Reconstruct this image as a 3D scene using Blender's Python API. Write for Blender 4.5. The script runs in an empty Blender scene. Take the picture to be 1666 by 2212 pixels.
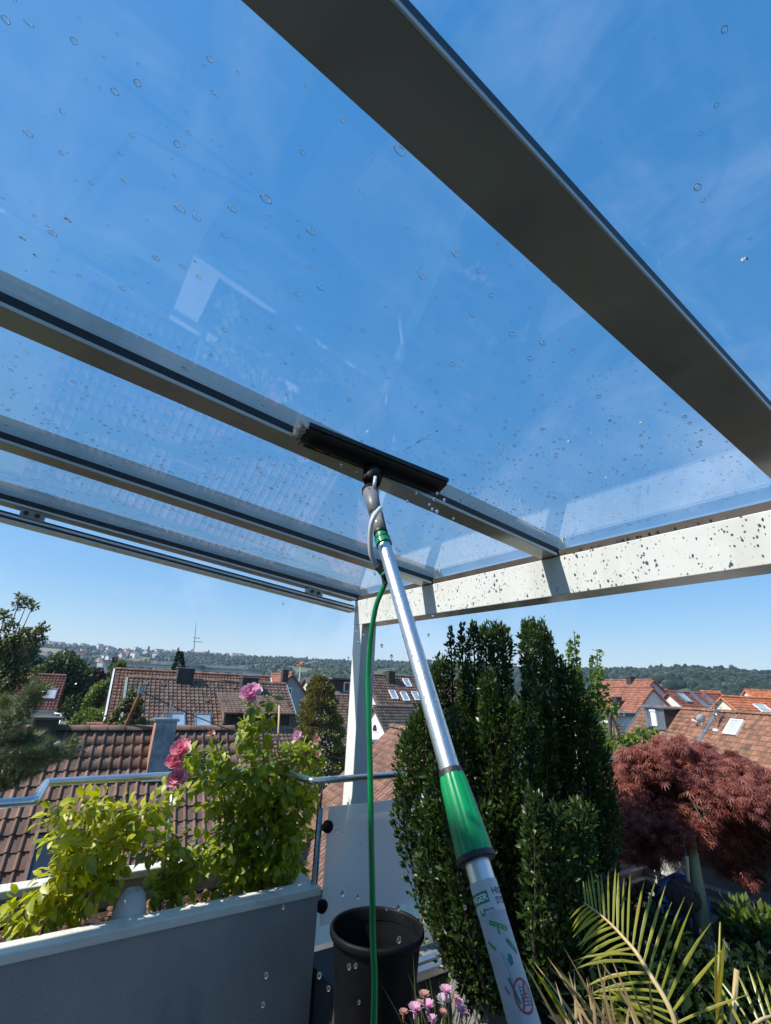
import bpy, math, random
import numpy as np
from mathutils import Vector, Matrix

# ------------------------------------------------------------------ camera, sky, sun, exposure
scene = bpy.context.scene
random.seed(7)
RNG = np.random.default_rng(11)
R = math.radians
# world frame: +x runs along the canopy's gutter towards the photographer, +y away from the house
FPX, PITCH, ROLL, YAW = 1018.6, R(20.55), R(2.584), R(55.3)
CX, CY = 833.0, 1106.0                       # photograph measured on a 1666 x 2212 grid
G = np.array([[math.cos(YAW), -math.sin(YAW), 0], [math.sin(YAW), math.cos(YAW), 0], [0, 0, 1]])
_f = np.array([0, math.cos(PITCH), math.sin(PITCH)])
_u = np.array([0, -math.sin(PITCH), math.cos(PITCH)])
_r = np.array([1.0, 0, 0])
RI = G @ (math.cos(ROLL) * _r + math.sin(ROLL) * _u)
UP = G @ (-math.sin(ROLL) * _r + math.cos(ROLL) * _u)
FW = G @ _f
FH = G @ np.array([0, 1.0, 0])
RH = G @ np.array([1.0, 0, 0])
EYE = np.array([0, 0, 1.6])

cam = bpy.data.cameras.new('camera')
cam.sensor_fit = 'VERTICAL'
cam.sensor_height = 24.0
cam.lens = FPX / 2212 * 24.0
cam.clip_start, cam.clip_end = 0.02, 12000
cam_o = bpy.data.objects.new('camera', cam)
scene.collection.objects.link(cam_o)
cam_o.matrix_world = Matrix(((RI[0], UP[0], -FW[0], EYE[0]), (RI[1], UP[1], -FW[1], EYE[1]),
                             (RI[2], UP[2], -FW[2], EYE[2]), (0, 0, 0, 1)))
scene.camera = cam_o

SUN_TRAVEL = Vector((0.207, 0.877, -1.0)).normalized()
SUN_EL = math.asin(-SUN_TRAVEL.z)
SUN_AZ = math.atan2(-SUN_TRAVEL.x, -SUN_TRAVEL.y)      # clockwise from +y
sun = bpy.data.lights.new('sun', 'SUN')
sun.energy, sun.angle, sun.color = 4.2, R(0.53), (1.0, 0.955, 0.88)
sun_o = bpy.data.objects.new('sun', sun)
scene.collection.objects.link(sun_o)
sun_o.rotation_euler = SUN_TRAVEL.to_track_quat('-Z', 'Y').to_euler()
sun_o.location = (-10, -40, 60)

world = bpy.data.worlds.new('World')
scene.world = world
world.use_nodes = True
nt = world.node_tree
nt.nodes.clear()
w_out = nt.nodes.new('ShaderNodeOutputWorld')
w_bg = nt.nodes.new('ShaderNodeBackground')
w_bg.inputs['Strength'].default_value = 0.15
sky = nt.nodes.new('ShaderNodeTexSky')
sky.sky_type = 'NISHITA'
sky.sun_disc = False
sky.sun_elevation = SUN_EL
sky.sun_rotation = SUN_AZ
sky.altitude = 300
sky.air_density, sky.dust_density, sky.ozone_density = 1.0, 0.1, 3.0
# thin cirrus: streaked noise on the view direction, whiter where it is dense
tc = nt.nodes.new('ShaderNodeTexCoord')
mp = nt.nodes.new('ShaderNodeMapping')
mp.inputs['Location'].default_value = (3.1, 1.7, 0.4)
mp.inputs['Rotation'].default_value = (R(12), R(-18), R(35))
mp.inputs['Scale'].default_value = (1.5, 3.6, 3.2)
n1 = nt.nodes.new('ShaderNodeTexNoise')
n1.inputs['Scale'].default_value = 1.5
n1.inputs['Detail'].default_value = 8
n1.inputs['Roughness'].default_value = 0.62
n1.inputs['Distortion'].default_value = 0.5
n2 = nt.nodes.new('ShaderNodeTexNoise')
n2.inputs['Scale'].default_value = 1.1
n2.inputs['Detail'].default_value = 3
cr1 = nt.nodes.new('ShaderNodeValToRGB')
cr1.color_ramp.elements[0].position, cr1.color_ramp.elements[1].position = 0.47, 0.88
cr2 = nt.nodes.new('ShaderNodeValToRGB')
cr2.color_ramp.elements[0].position, cr2.color_ramp.elements[1].position = 0.36, 0.72
mul = nt.nodes.new('ShaderNodeMath')
mul.operation = 'MULTIPLY'
mul2 = nt.nodes.new('ShaderNodeMath')
mul2.operation = 'MULTIPLY'
mul2.inputs[1].default_value = 0.45
tint = nt.nodes.new('ShaderNodeHueSaturation')
tint.inputs['Hue'].default_value = 0.507
tint.inputs['Saturation'].default_value = 2.45
tint.inputs['Value'].default_value = 2.08
gam = nt.nodes.new('ShaderNodeGamma')
gam.inputs['Gamma'].default_value = 0.37
mixc = nt.nodes.new('ShaderNodeMixRGB')
mixc.inputs['Color2'].default_value = (4.2, 4.9, 6.0, 1)
L = nt.links.new
L(tc.outputs['Generated'], mp.inputs['Vector'])
L(mp.outputs['Vector'], n1.inputs['Vector'])
L(tc.outputs['Generated'], n2.inputs['Vector'])
L(n1.outputs['Fac'], cr1.inputs['Fac'])
L(n2.outputs['Fac'], cr2.inputs['Fac'])
sx = nt.nodes.new('ShaderNodeSeparateXYZ')          # thin cloud reads thicker along the slanting view near the horizon
el = nt.nodes.new('ShaderNodeMapRange')
el.inputs['From Min'].default_value, el.inputs['From Max'].default_value = 0.08, 0.75
el.inputs['To Min'].default_value, el.inputs['To Max'].default_value = 1.7, 0.7
mul3 = nt.nodes.new('ShaderNodeMath')
mul3.operation = 'MULTIPLY'
mul3.use_clamp = True
L(tc.outputs['Generated'], sx.inputs[0])
L(sx.outputs['Z'], el.inputs['Value'])
L(cr1.outputs['Color'], mul.inputs[0])
L(cr2.outputs['Color'], mul.inputs[1])
L(mul.outputs[0], mul2.inputs[0])
L(sky.outputs['Color'], gam.inputs['Color'])
L(gam.outputs['Color'], tint.inputs['Color'])
L(tint.outputs['Color'], mixc.inputs['Color1'])
L(mul2.outputs[0], mul3.inputs[0])
L(el.outputs['Result'], mul3.inputs[1])
L(mul3.outputs[0], mixc.inputs['Fac'])
L(mixc.outputs['Color'], w_bg.inputs['Color'])
L(w_bg.outputs['Background'], w_out.inputs['Surface'])

scene.view_settings.view_transform = 'Standard'
scene.view_settings.look = 'None'
scene.view_settings.exposure = 0.63
scene.view_settings.gamma = 1.0
scene.view_settings.use_curve_mapping = False
scene.render.engine = 'CYCLES'
scene.cycles.use_denoising = True
scene.cycles.max_bounces = 10
scene.cycles.transparent_max_bounces = 24
scene.cycles.transmission_bounces = 8
scene.cycles.glossy_bounces = 4
scene.cycles.diffuse_bounces = 3
scene.cycles.volume_bounces = 0
scene.cycles.sample_clamp_indirect = 6.0
scene.cycles.caustics_reflective = False
scene.cycles.caustics_refractive = False

# ------------------------------------------------------------------ measuring helpers
def ray(x, y):
    return (x - CX) * RI - (y - CY) * UP + FPX * FW
def atZ(x, y, z):
    d = ray(x, y); return EYE + d * (z - EYE[2]) / d[2]
def atX(x, y, X):
    d = ray(x, y); return EYE + d * X / d[0]
def atY(x, y, Y):
    d = ray(x, y); return EYE + d * Y / d[1]
def atD(x, y, dd):
    d = ray(x, y); return EYE + d * dd / (d @ FH)
def atR(x, y, dist):
    d = ray(x, y); return EYE + d / np.linalg.norm(d) * dist
V = lambda *a: np.array(a, float)
def unit(v):
    v = np.asarray(v, float); return v / max(np.linalg.norm(v), 1e-9)

# ------------------------------------------------------------------ materials
MATS = {}
def newmat(name):
    m = bpy.data.materials.new(name)
    m.use_nodes = True
    m.node_tree.nodes.clear()
    MATS[name] = m
    return m, m.node_tree.nodes, m.node_tree.links
def worldpos(N, K, scale):
    g = N.new('ShaderNodeNewGeometry')
    mpn = N.new('ShaderNodeMapping')
    mpn.inputs['Scale'].default_value = scale if isinstance(scale, tuple) else (scale,) * 3
    K.new(g.outputs['Position'], mpn.inputs['Vector'])
    return g, mpn
def rnd_value(N, K, geo):
    oi = N.new('ShaderNodeObjectInfo')
    ad = N.new('ShaderNodeMath'); ad.operation = 'ADD'
    fr = N.new('ShaderNodeMath'); fr.operation = 'FRACT'
    K.new(oi.outputs['Random'], ad.inputs[0]); K.new(geo.outputs['Random Per Island'], ad.inputs[1])
    K.new(ad.outputs[0], fr.inputs[0])
    return fr.outputs[0]
def mat(name, col, col2=None, rough=0.6, metal=0.0, nscale=6.0, detail=6, bump=0.0, bscale=None, spread=(0.35, 0.65),
        island=0.0, spec=0.5, coat=0.0, aniso=None, col3=None, stain=None):
    """Principled surface: two tones on world-space noise, optional per-piece tone, relief and stains."""
    m, N, K = newmat(name)
    o = N.new('ShaderNodeOutputMaterial')
    b = N.new('ShaderNodeBsdfPrincipled')
    b.inputs['Metallic'].default_value = metal
    b.inputs['Specular IOR Level'].default_value = spec
    b.inputs['Coat Weight'].default_value = coat
    b.inputs['Coat Roughness'].default_value = 0.12
    g, mpn = worldpos(N, K, aniso or 1.0)
    no = N.new('ShaderNodeTexNoise')
    no.inputs['Scale'].default_value = nscale
    no.inputs['Detail'].default_value = detail
    no.inputs['Roughness'].default_value = 0.6
    K.new(mpn.outputs['Vector'], no.inputs['Vector'])
    ramp = N.new('ShaderNodeValToRGB')
    e = ramp.color_ramp.elements
    e[0].position, e[1].position = spread
    e[0].color = (*col, 1)
    e[1].color = (*(col2 or col), 1)
    K.new(no.outputs['Fac'], ramp.inputs['Fac'])
    out = ramp.outputs['Color']
    if col3:
        n3 = N.new('ShaderNodeTexNoise'); n3.inputs['Scale'].default_value = nscale * 0.13; n3.inputs['Detail'].default_value = 5
        K.new(mpn.outputs['Vector'], n3.inputs['Vector'])
        r3 = N.new('ShaderNodeValToRGB'); r3.color_ramp.elements[0].position = 0.5; r3.color_ramp.elements[1].position = 0.72
        K.new(n3.outputs['Fac'], r3.inputs['Fac'])
        mx = N.new('ShaderNodeMixRGB'); mx.inputs['Color2'].default_value = (*col3, 1)
        K.new(r3.outputs['Color'], mx.inputs['Fac']); K.new(out, mx.inputs['Color1'])
        out = mx.outputs['Color']
    if stain:
        n4 = N.new('ShaderNodeTexNoise'); n4.inputs['Scale'].default_value = stain[1]; n4.inputs['Detail'].default_value = 7
        g4, m4 = worldpos(N, K, stain[2] if len(stain) > 2 else (1.0, 1.0, 0.15))
        K.new(m4.outputs['Vector'], n4.inputs['Vector'])
        r4 = N.new('ShaderNodeValToRGB'); r4.color_ramp.elements[0].position = 0.52; r4.color_ramp.elements[1].position = 0.75
        K.new(n4.outputs['Fac'], r4.inputs['Fac'])
        mx = N.new('ShaderNodeMixRGB'); mx.inputs['Color2'].default_value = (*stain[0], 1)
        K.new(r4.outputs['Color'], mx.inputs['Fac']); K.new(out, mx.inputs['Color1'])
        out = mx.outputs['Color']
    if island:
        rv = rnd_value(N, K, g)
        mr = N.new('ShaderNodeMapRange'); mr.inputs['To Min'].default_value = 1 - island; mr.inputs['To Max'].default_value = 1 + island
        K.new(rv, mr.inputs['Value'])
        hs = N.new('ShaderNodeHueSaturation')
        K.new(mr.outputs['Result'], hs.inputs['Value']); K.new(out, hs.inputs['Color'])
        out = hs.outputs['Color']
    K.new(out, b.inputs['Base Color'])
    rr = N.new('ShaderNodeMapRange'); rr.inputs['To Min'].default_value = max(rough - 0.08, 0.02); rr.inputs['To Max'].default_value = min(rough + 0.08, 1)
    K.new(no.outputs['Fac'], rr.inputs['Value']); K.new(rr.outputs['Result'], b.inputs['Roughness'])
    if bump:
        nb = N.new('ShaderNodeTexNoise'); nb.inputs['Scale'].default_value = bscale or nscale * 6; nb.inputs['Detail'].default_value = 6
        K.new(mpn.outputs['Vector'], nb.inputs['Vector'])
        bp = N.new('ShaderNodeBump'); bp.inputs['Strength'].default_value = bump; bp.inputs['Distance'].default_value = 0.02
        K.new(nb.outputs['Fac'], bp.inputs['Height']); K.new(bp.outputs['Normal'], b.inputs['Normal'])
    K.new(b.outputs['BSDF'], o.inputs['Surface'])
    return m
def leafmat(name, c1, c2, trans=(0.5, 0.6, 0.05), tw=0.4, rough=0.35, gloss=0.06, c3=None, edge=0.25):
    m, N, K = newmat(name)
    o = N.new('ShaderNodeOutputMaterial')
    g = N.new('ShaderNodeNewGeometry')
    rv = rnd_value(N, K, g)
    ramp = N.new('ShaderNodeValToRGB')
    e = ramp.color_ramp.elements
    e[0].color, e[1].color = (*c1, 1), (*c2, 1)
    if c3:
        x = e.new(0.93); x.color = (*c2, 1); e[-1].color = (*c3, 1)
    K.new(rv, ramp.inputs['Fac'])
    no = N.new('ShaderNodeTexNoise'); no.inputs['Scale'].default_value = 9; no.inputs['Detail'].default_value = 4
    K.new(g.outputs['Position'], no.inputs['Vector'])
    mr = N.new('ShaderNodeMapRange'); mr.inputs['To Min'].default_value = 0.72; mr.inputs['To Max'].default_value = 1.28
    K.new(no.outputs['Fac'], mr.inputs['Value'])
    hs = N.new('ShaderNodeHueSaturation'); K.new(ramp.outputs['Color'], hs.inputs['Color']); K.new(mr.outputs['Result'], hs.inputs['Value'])
    d = N.new('ShaderNodeBsdfDiffuse'); K.new(hs.outputs['Color'], d.inputs['Color'])
    t = N.new('ShaderNodeBsdfTranslucent')
    mt = N.new('ShaderNodeMixRGB'); mt.blend_type = 'MULTIPLY'; mt.inputs['Fac'].default_value = 1
    mt.inputs['Color2'].default_value = (*[v * 2.2 for v in trans], 1)
    K.new(hs.outputs['Color'], mt.inputs['Color1']); K.new(mt.outputs['Color'], t.inputs['Color'])
    ms = N.new('ShaderNodeMixShader'); ms.inputs['Fac'].default_value = tw
    K.new(d.outputs[0], ms.inputs[1]); K.new(t.outputs[0], ms.inputs[2])
    gl = N.new('ShaderNodeBsdfGlossy'); gl.inputs['Roughness'].default_value = rough
    lw = N.new('ShaderNodeLayerWeight'); lw.inputs['Blend'].default_value = 0.25
    mm = N.new('ShaderNodeMath'); mm.operation = 'MULTIPLY_ADD'; mm.inputs[1].default_value = edge; mm.inputs[2].default_value = gloss
    K.new(lw.outputs['Fresnel'], mm.inputs[0])
    m2 = N.new('ShaderNodeMixShader'); K.new(mm.outputs[0], m2.inputs['Fac'])
    K.new(ms.outputs[0], m2.inputs[1]); K.new(gl.outputs[0], m2.inputs[2])
    K.new(m2.outputs[0], o.inputs['Surface'])
    return m

def panemat(name, tintc=(0.985, 0.992, 0.992), ior=1.5, dirt=0.025):
    """thin clear glazing: Fresnel mirror over a clear see-through body, faint dried-water film"""
    m, N, K = newmat(name)
    o = N.new('ShaderNodeOutputMaterial')
    fr = N.new('ShaderNodeFresnel')
    gb = N.new('ShaderNodeNewGeometry'); mi = N.new('ShaderNodeMapRange')     # same mirror strength from both sides of the thin sheet
    mi.inputs['To Min'].default_value = ior; mi.inputs['To Max'].default_value = 1 / ior
    K.new(gb.outputs['Backfacing'], mi.inputs['Value']); K.new(mi.outputs['Result'], fr.inputs['IOR'])
    tr = N.new('ShaderNodeBsdfTransparent'); tr.inputs['Color'].default_value = (*tintc, 1)
    gl = N.new('ShaderNodeBsdfGlossy'); gl.inputs['Roughness'].default_value = 0.0
    ms = N.new('ShaderNodeMixShader')
    K.new(fr.outputs[0], ms.inputs['Fac']); K.new(tr.outputs[0], ms.inputs[1]); K.new(gl.outputs[0], ms.inputs[2])
    df = N.new('ShaderNodeBsdfTranslucent'); df.inputs['Color'].default_value = (0.8, 0.84, 0.88, 1)
    g, mpn = worldpos(N, K, (3.0, 0.8, 1.0))
    no = N.new('ShaderNodeTexNoise'); no.inputs['Scale'].default_value = 3.5; no.inputs['Detail'].default_value = 9; no.inputs['Roughness'].default_value = 0.7
    K.new(mpn.outputs['Vector'], no.inputs['Vector'])
    rp = N.new('ShaderNodeValToRGB'); rp.color_ramp.elements[0].position = 0.5; rp.color_ramp.elements[1].position = 0.85
    K.new(no.outputs['Fac'], rp.inputs['Fac'])
    mm = N.new('ShaderNodeMath'); mm.operation = 'MULTIPLY'; mm.inputs[1].default_value = dirt
    K.new(rp.outputs['Color'], mm.inputs[0])
    m2 = N.new('ShaderNodeMixShader'); K.new(mm.outputs[0], m2.inputs['Fac'])
    K.new(ms.outputs[0], m2.inputs[1]); K.new(df.outputs[0], m2.inputs[2])
    K.new(m2.outputs[0], o.inputs['Surface'])
    return m

mat('white_coat', (0.71, 0.71, 0.675), (0.77, 0.77, 0.735), rough=0.27, nscale=3, bump=0.02, bscale=60, spec=0.45, stain=((0.62, 0.61, 0.56), 5.0, (1, 1, 0.3)))
mat('grey_shaded_coat', (0.34, 0.325, 0.285), (0.38, 0.365, 0.32), rough=0.18, nscale=3, bump=0.02, bscale=60, stain=((0.27, 0.26, 0.235), 4.0, (1, 1, 1)))  # white coat with underside shade and brown reflection put into the colour
mat('rubber', (0.012, 0.013, 0.015), (0.03, 0.03, 0.034), rough=0.5, nscale=20, bump=0.1)
mat('seal_brown', (0.055, 0.042, 0.034), (0.085, 0.066, 0.05), rough=0.5, nscale=9)
panemat('pane')
mat('pane_edge', (0.05, 0.2, 0.17), (0.08, 0.28, 0.24), rough=0.2)
mat('steel', (0.60, 0.60, 0.60), (0.70, 0.70, 0.70), rough=0.24, metal=0.85, nscale=8, bump=0.015, bscale=90)
mat('steel_dark', (0.20, 0.20, 0.21), (0.28, 0.28, 0.29), rough=0.25, metal=1.0, nscale=8)
mat('alu', (0.68, 0.69, 0.70), (0.80, 0.80, 0.81), rough=0.38, metal=1.0, nscale=5, bump=0.02, bscale=120, aniso=(1, 1, 0.2))
mat('black_plastic', (0.006, 0.006, 0.007), (0.010, 0.010, 0.011), rough=0.5, nscale=14, bump=0.05, spec=0.15)
mat('green_plastic', (0.0, 0.23, 0.075), (0.0, 0.29, 0.095), rough=0.33, nscale=7, bump=0.03, bscale=40)
mat('hose_green', (0.0, 0.20, 0.055), (0.0, 0.26, 0.07), rough=0.25, nscale=9, bump=0.03, coat=0.3)
mat('grey_plastic', (0.17, 0.175, 0.19), (0.22, 0.225, 0.24), rough=0.45, nscale=9)
mat('milky_tube', (0.62, 0.64, 0.66), (0.7, 0.72, 0.74), rough=0.3)
mat('sticker', (0.36, 0.36, 0.39), (0.48, 0.48, 0.50), rough=0.6, nscale=12, bump=0.15, bscale=30, stain=((0.26, 0.255, 0.27), 9, (1, 1, 1)))
mat('sticker_white', (0.52, 0.52, 0.54), (0.60, 0.60, 0.61), rough=0.5, nscale=12)
mat('print_green', (0.0, 0.20, 0.10), (0.0, 0.24, 0.12), rough=0.5)
mat('print_leaf', (0.08, 0.30, 0.10), (0.06, 0.24, 0.08), rough=0.5)
mat('print_dark', (0.03, 0.02, 0.04), (0.05, 0.035, 0.055), rough=0.5)
mat('print_red', (0.42, 0.03, 0.03), (0.5, 0.05, 0.05), rough=0.5)
mat('print_tan', (0.42, 0.33, 0.22), (0.38, 0.3, 0.2), rough=0.5)
mat('print_teal', (0.0, 0.15, 0.14), (0.01, 0.2, 0.17), rough=0.5)
mat('fleece', (0.45, 0.45, 0.45), (0.65, 0.65, 0.65), rough=0.9, nscale=80)
mat('sleeve_dark', (0.01, 0.01, 0.011), (0.022, 0.021, 0.02), rough=0.55, nscale=50, bump=0.5, bscale=200)
mat('sleeve_print', (0.10, 0.085, 0.015), (0.03, 0.03, 0.01), rough=0.6, nscale=60)
mat('sleeve_green', (0.0, 0.05, 0.02), (0.0, 0.08, 0.03), rough=0.8, nscale=70)
mat('planter_render', (0.27, 0.262, 0.25), (0.33, 0.32, 0.305), rough=0.85, nscale=2.2, bump=0.35, bscale=55, stain=((0.17, 0.17, 0.175), 3.0, (1, 1, 0.25)))
mat('planter_cap', (0.62, 0.60, 0.54), (0.72, 0.70, 0.63), rough=0.75, nscale=3, bump=0.2, bscale=45, stain=((0.45, 0.42, 0.36), 5, (1, 1, 1)))
mat('soil', (0.022, 0.014, 0.010), (0.06, 0.038, 0.024), rough=0.95, nscale=30, bump=1.0, bscale=50)
mat('bark_chip', (0.16, 0.08, 0.045), (0.30, 0.17, 0.10), rough=0.9, nscale=20, island=0.4)
mat('stone_light', (0.42, 0.41, 0.39), (0.56, 0.55, 0.53), rough=0.8, nscale=12, bump=0.3)
mat('floor_tile', (0.07, 0.068, 0.066), (0.11, 0.107, 0.103), rough=0.75, nscale=3, bump=0.2, island=0.12)
mat('wall_grey', (0.22, 0.215, 0.21), (0.30, 0.295, 0.285), rough=0.85, nscale=2.0, bump=0.25, bscale=60, stain=((0.17, 0.165, 0.155), 3, (1, 1, 0.3)))
mat('render_white', (0.62, 0.62, 0.60), (0.72, 0.71, 0.69), rough=0.9, nscale=0.8, bump=0.1, stain=((0.52, 0.51, 0.48), 1.4))
mat('render_pink', (0.66, 0.58, 0.56), (0.72, 0.64, 0.62), rough=0.9, nscale=0.8, stain=((0.55, 0.5, 0.48), 1.4))
mat('render_blue', (0.28, 0.33, 0.38), (0.33, 0.38, 0.43), rough=0.9, nscale=0.8, stain=((0.24, 0.28, 0.33), 1.2))
mat('render_cream', (0.66, 0.60, 0.46), (0.70, 0.64, 0.50), rough=0.9, nscale=0.8)
mat('board_dark', (0.018, 0.017, 0.017), (0.035, 0.032, 0.03), rough=0.6, nscale=4, aniso=(1, 1, 6))
mat('board_rust', (0.30, 0.13, 0.055), (0.38, 0.18, 0.08), rough=0.7, nscale=4)
mat('board_brown', (0.17, 0.10, 0.075), (0.24, 0.15, 0.11), rough=0.8, nscale=5, aniso=(3, 3, 0.6))
mat('paint_white', (0.78, 0.78, 0.76), (0.82, 0.82, 0.80), rough=0.5, nscale=3)
mat('zinc', (0.26, 0.30, 0.33), (0.40, 0.44, 0.47), rough=0.38, metal=0.75, nscale=1.6, bump=0.06, bscale=6)
mat('zinc_green', (0.20, 0.27, 0.24), (0.27, 0.34, 0.30), rough=0.55, nscale=3)
mat('shaded_sheet', (0.20, 0.23, 0.27), (0.34, 0.37, 0.41), rough=0.45, metal=0.3, nscale=3.0, col3=(0.13, 0.07, 0.055), spread=(0.42, 0.56), aniso=(1, 1, 0.8))  # bluish shade of the chimney front put into the sheet's colour
mat('brick_orange', (0.42, 0.17, 0.095), (0.52, 0.24, 0.14), rough=0.85, nscale=7, bump=0.2)
mat('chimney_dark', (0.028, 0.025, 0.023), (0.065, 0.055, 0.048), rough=0.85, nscale=5, bump=0.4)
mat('glass_dark', (0.02, 0.026, 0.035), (0.03, 0.036, 0.045), rough=0.06, spec=0.9)
mat('glass_sky', (0.20, 0.28, 0.36), (0.30, 0.38, 0.46), rough=0.07, spec=0.9, nscale=1.3)
mat('blind_pale', (0.42, 0.44, 0.44), (0.52, 0.53, 0.52), rough=0.25, nscale=2)
mat('rust_pole', (0.16, 0.06, 0.03), (0.27, 0.11, 0.055), rough=0.7, nscale=6)
mat('wood_pole', (0.26, 0.15, 0.075), (0.36, 0.22, 0.11), rough=0.8, nscale=5, aniso=(4, 4, 0.5))
mat('bamboo', (0.52, 0.36, 0.16), (0.62, 0.46, 0.24), rough=0.5, nscale=6, aniso=(1, 1, 0.3))
mat('blue_bag', (0.02, 0.10, 0.42), (0.06, 0.18, 0.55), rough=0.25, nscale=4, bump=0.5, bscale=14)
mat('wicker', (0.06, 0.035, 0.03), (0.17, 0.10, 0.085), rough=0.7, nscale=60, bump=0.8)
mat('crane_orange', (0.62, 0.15, 0.05), (0.66, 0.2, 0.08), rough=0.6)
mat('crane_pale', (0.42, 0.47, 0.48), (0.5, 0.55, 0.55), rough=0.6)
def tilemat(name, a, b, c, moss=(0.055, 0.05, 0.035)):
    mat(name, a, b, rough=0.82, nscale=5, detail=8, bump=0.35, bscale=45, island=0.30, col3=c, stain=(moss, 2.0, (1, 1, 1)))
tilemat('tile_brown', (0.145, 0.082, 0.058), (0.215, 0.125, 0.09), (0.25, 0.14, 0.09))
tilemat('tile_mid', (0.155, 0.095, 0.072), (0.225, 0.145, 0.108), (0.19, 0.12, 0.09))
tilemat('tile_rose', (0.19, 0.098, 0.07), (0.26, 0.14, 0.10), (0.21, 0.12, 0.085), (0.12, 0.075, 0.055))
tilemat('tile_red', (0.28, 0.105, 0.065), (0.36, 0.15, 0.095), (0.24, 0.10, 0.07), (0.18, 0.10, 0.07))
tilemat('tile_rust', (0.22, 0.105, 0.065), (0.30, 0.15, 0.09), (0.19, 0.105, 0.07), (0.10, 0.07, 0.05))
tilemat('tile_dark', (0.075, 0.064, 0.055), (0.12, 0.10, 0.086), (0.10, 0.085, 0.07))
tilemat('tile_orange', (0.48, 0.14, 0.055), (0.58, 0.19, 0.08), (0.42, 0.13, 0.06), (0.34, 0.12, 0.06))
tilemat('tile_maroon', (0.20, 0.068, 0.05), (0.27, 0.095, 0.07), (0.18, 0.07, 0.055), (0.12, 0.06, 0.045))
mat('felt_grey', (0.11, 0.105, 0.10), (0.16, 0.15, 0.14), rough=0.9, nscale=1.0)
mat('grass', (0.05, 0.085, 0.02), (0.09, 0.13, 0.035), rough=0.95, nscale=0.25, col3=(0.16, 0.15, 0.06))
mat('asphalt', (0.045, 0.045, 0.047), (0.06, 0.06, 0.062), rough=0.9, nscale=2)
mat('hill', (0.038, 0.062, 0.02), (0.085, 0.10, 0.034), rough=1.0, nscale=0.012, detail=9, col3=(0.26, 0.21, 0.09))
leafmat('leaf_rose', (0.12, 0.19, 0.010), (0.38, 0.41, 0.018), trans=(0.85, 0.80, 0.10), tw=0.5, rough=0.42, gloss=0.035, c3=(0.42, 0.36, 0.03))
leafmat('leaf_rose_young', (0.20, 0.26, 0.010), (0.52, 0.52, 0.022), trans=(0.85, 0.78, 0.10), tw=0.5, rough=0.42, gloss=0.035)
leafmat('leaf_hedge', (0.020, 0.046, 0.009), (0.058, 0.105, 0.018), trans=(0.8, 0.8, 0.10), tw=0.3, rough=0.36, gloss=0.035, c3=(0.15, 0.19, 0.035))
leafmat('leaf_maple', (0.165, 0.046, 0.040), (0.35, 0.115, 0.082), trans=(0.75, 0.36, 0.2), tw=0.35, rough=0.5, gloss=0.02, c3=(0.40, 0.24, 0.09))
leafmat('leaf_ginkgo', (0.12, 0.19, 0.04), (0.20, 0.28, 0.06), trans=(0.6, 0.62, 0.15), tw=0.4, rough=0.5, gloss=0.02)
leafmat('leaf_tree', (0.030, 0.055, 0.012), (0.065, 0.10, 0.022), trans=(0.6, 0.62, 0.12), tw=0.3, rough=0.45, gloss=0.03)
leafmat('leaf_olive', (0.07, 0.095, 0.03), (0.13, 0.145, 0.05), trans=(0.6, 0.6, 0.14), tw=0.3, rough=0.5, gloss=0.03, c3=(0.14, 0.075, 0.045))
leafmat('leaf_bright', (0.09, 0.14, 0.022), (0.15, 0.20, 0.035), trans=(0.6, 0.62, 0.1), tw=0.35, rough=0.5, gloss=0.02)
leafmat('leaf_purple', (0.028, 0.014, 0.016), (0.06, 0.026, 0.028), trans=(0.6, 0.4, 0.4), tw=0.25, rough=0.5, gloss=0.02)
leafmat('leaf_thuja', (0.15, 0.145, 0.05), (0.29, 0.25, 0.09), trans=(0.6, 0.58, 0.15), tw=0.25, rough=0.7, gloss=0.01, c3=(0.2, 0.13, 0.05))
leafmat('needle', (0.09, 0.12, 0.05), (0.20, 0.22, 0.09), trans=(0.6, 0.6, 0.2), tw=0.2, rough=0.4, gloss=0.04)
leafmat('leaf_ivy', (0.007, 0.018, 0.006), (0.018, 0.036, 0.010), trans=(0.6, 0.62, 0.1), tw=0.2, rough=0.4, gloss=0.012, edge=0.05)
leafmat('leaf_far', (0.020, 0.038, 0.012), (0.058, 0.080, 0.024), trans=(0.6, 0.62, 0.12), tw=0.15, rough=0.8, gloss=0.0)
leafmat('leaf_forest', (0.010, 0.022, 0.010), (0.030, 0.048, 0.017), trans=(0.6, 0.62, 0.12), tw=0.15, rough=0.8, gloss=0.0)
leafmat('palm_leaf', (0.22, 0.25, 0.025), (0.40, 0.38, 0.045), trans=(0.62, 0.6, 0.12), tw=0.35, rough=0.35, gloss=0.05, c3=(0.42, 0.20, 0.05))
leafmat('straw', (0.36, 0.24, 0.11), (0.52, 0.38, 0.20), trans=(0.6, 0.5, 0.3), tw=0.3, rough=0.6, gloss=0.02)
leafmat('petal_pink', (0.76, 0.30, 0.40), (0.84, 0.48, 0.54), trans=(0.7, 0.36, 0.42), tw=0.35, rough=0.6, gloss=0.01)
leafmat('petal_lilac', (0.72, 0.38, 0.54), (0.80, 0.52, 0.66), trans=(0.65, 0.42, 0.55), tw=0.35, rough=0.6, gloss=0.01)
leafmat('petal_wilt', (0.50, 0.24, 0.18), (0.60, 0.34, 0.26), trans=(0.65, 0.45, 0.35), tw=0.3, rough=0.7, gloss=0.01)
leafmat('petal_white', (0.6, 0.55, 0.55), (0.7, 0.65, 0.66), trans=(0.6, 0.55, 0.55), tw=0.3, rough=0.7, gloss=0.01)
mat('stem_green', (0.10, 0.14, 0.03), (0.16, 0.18, 0.05), rough=0.6, nscale=20)
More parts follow.
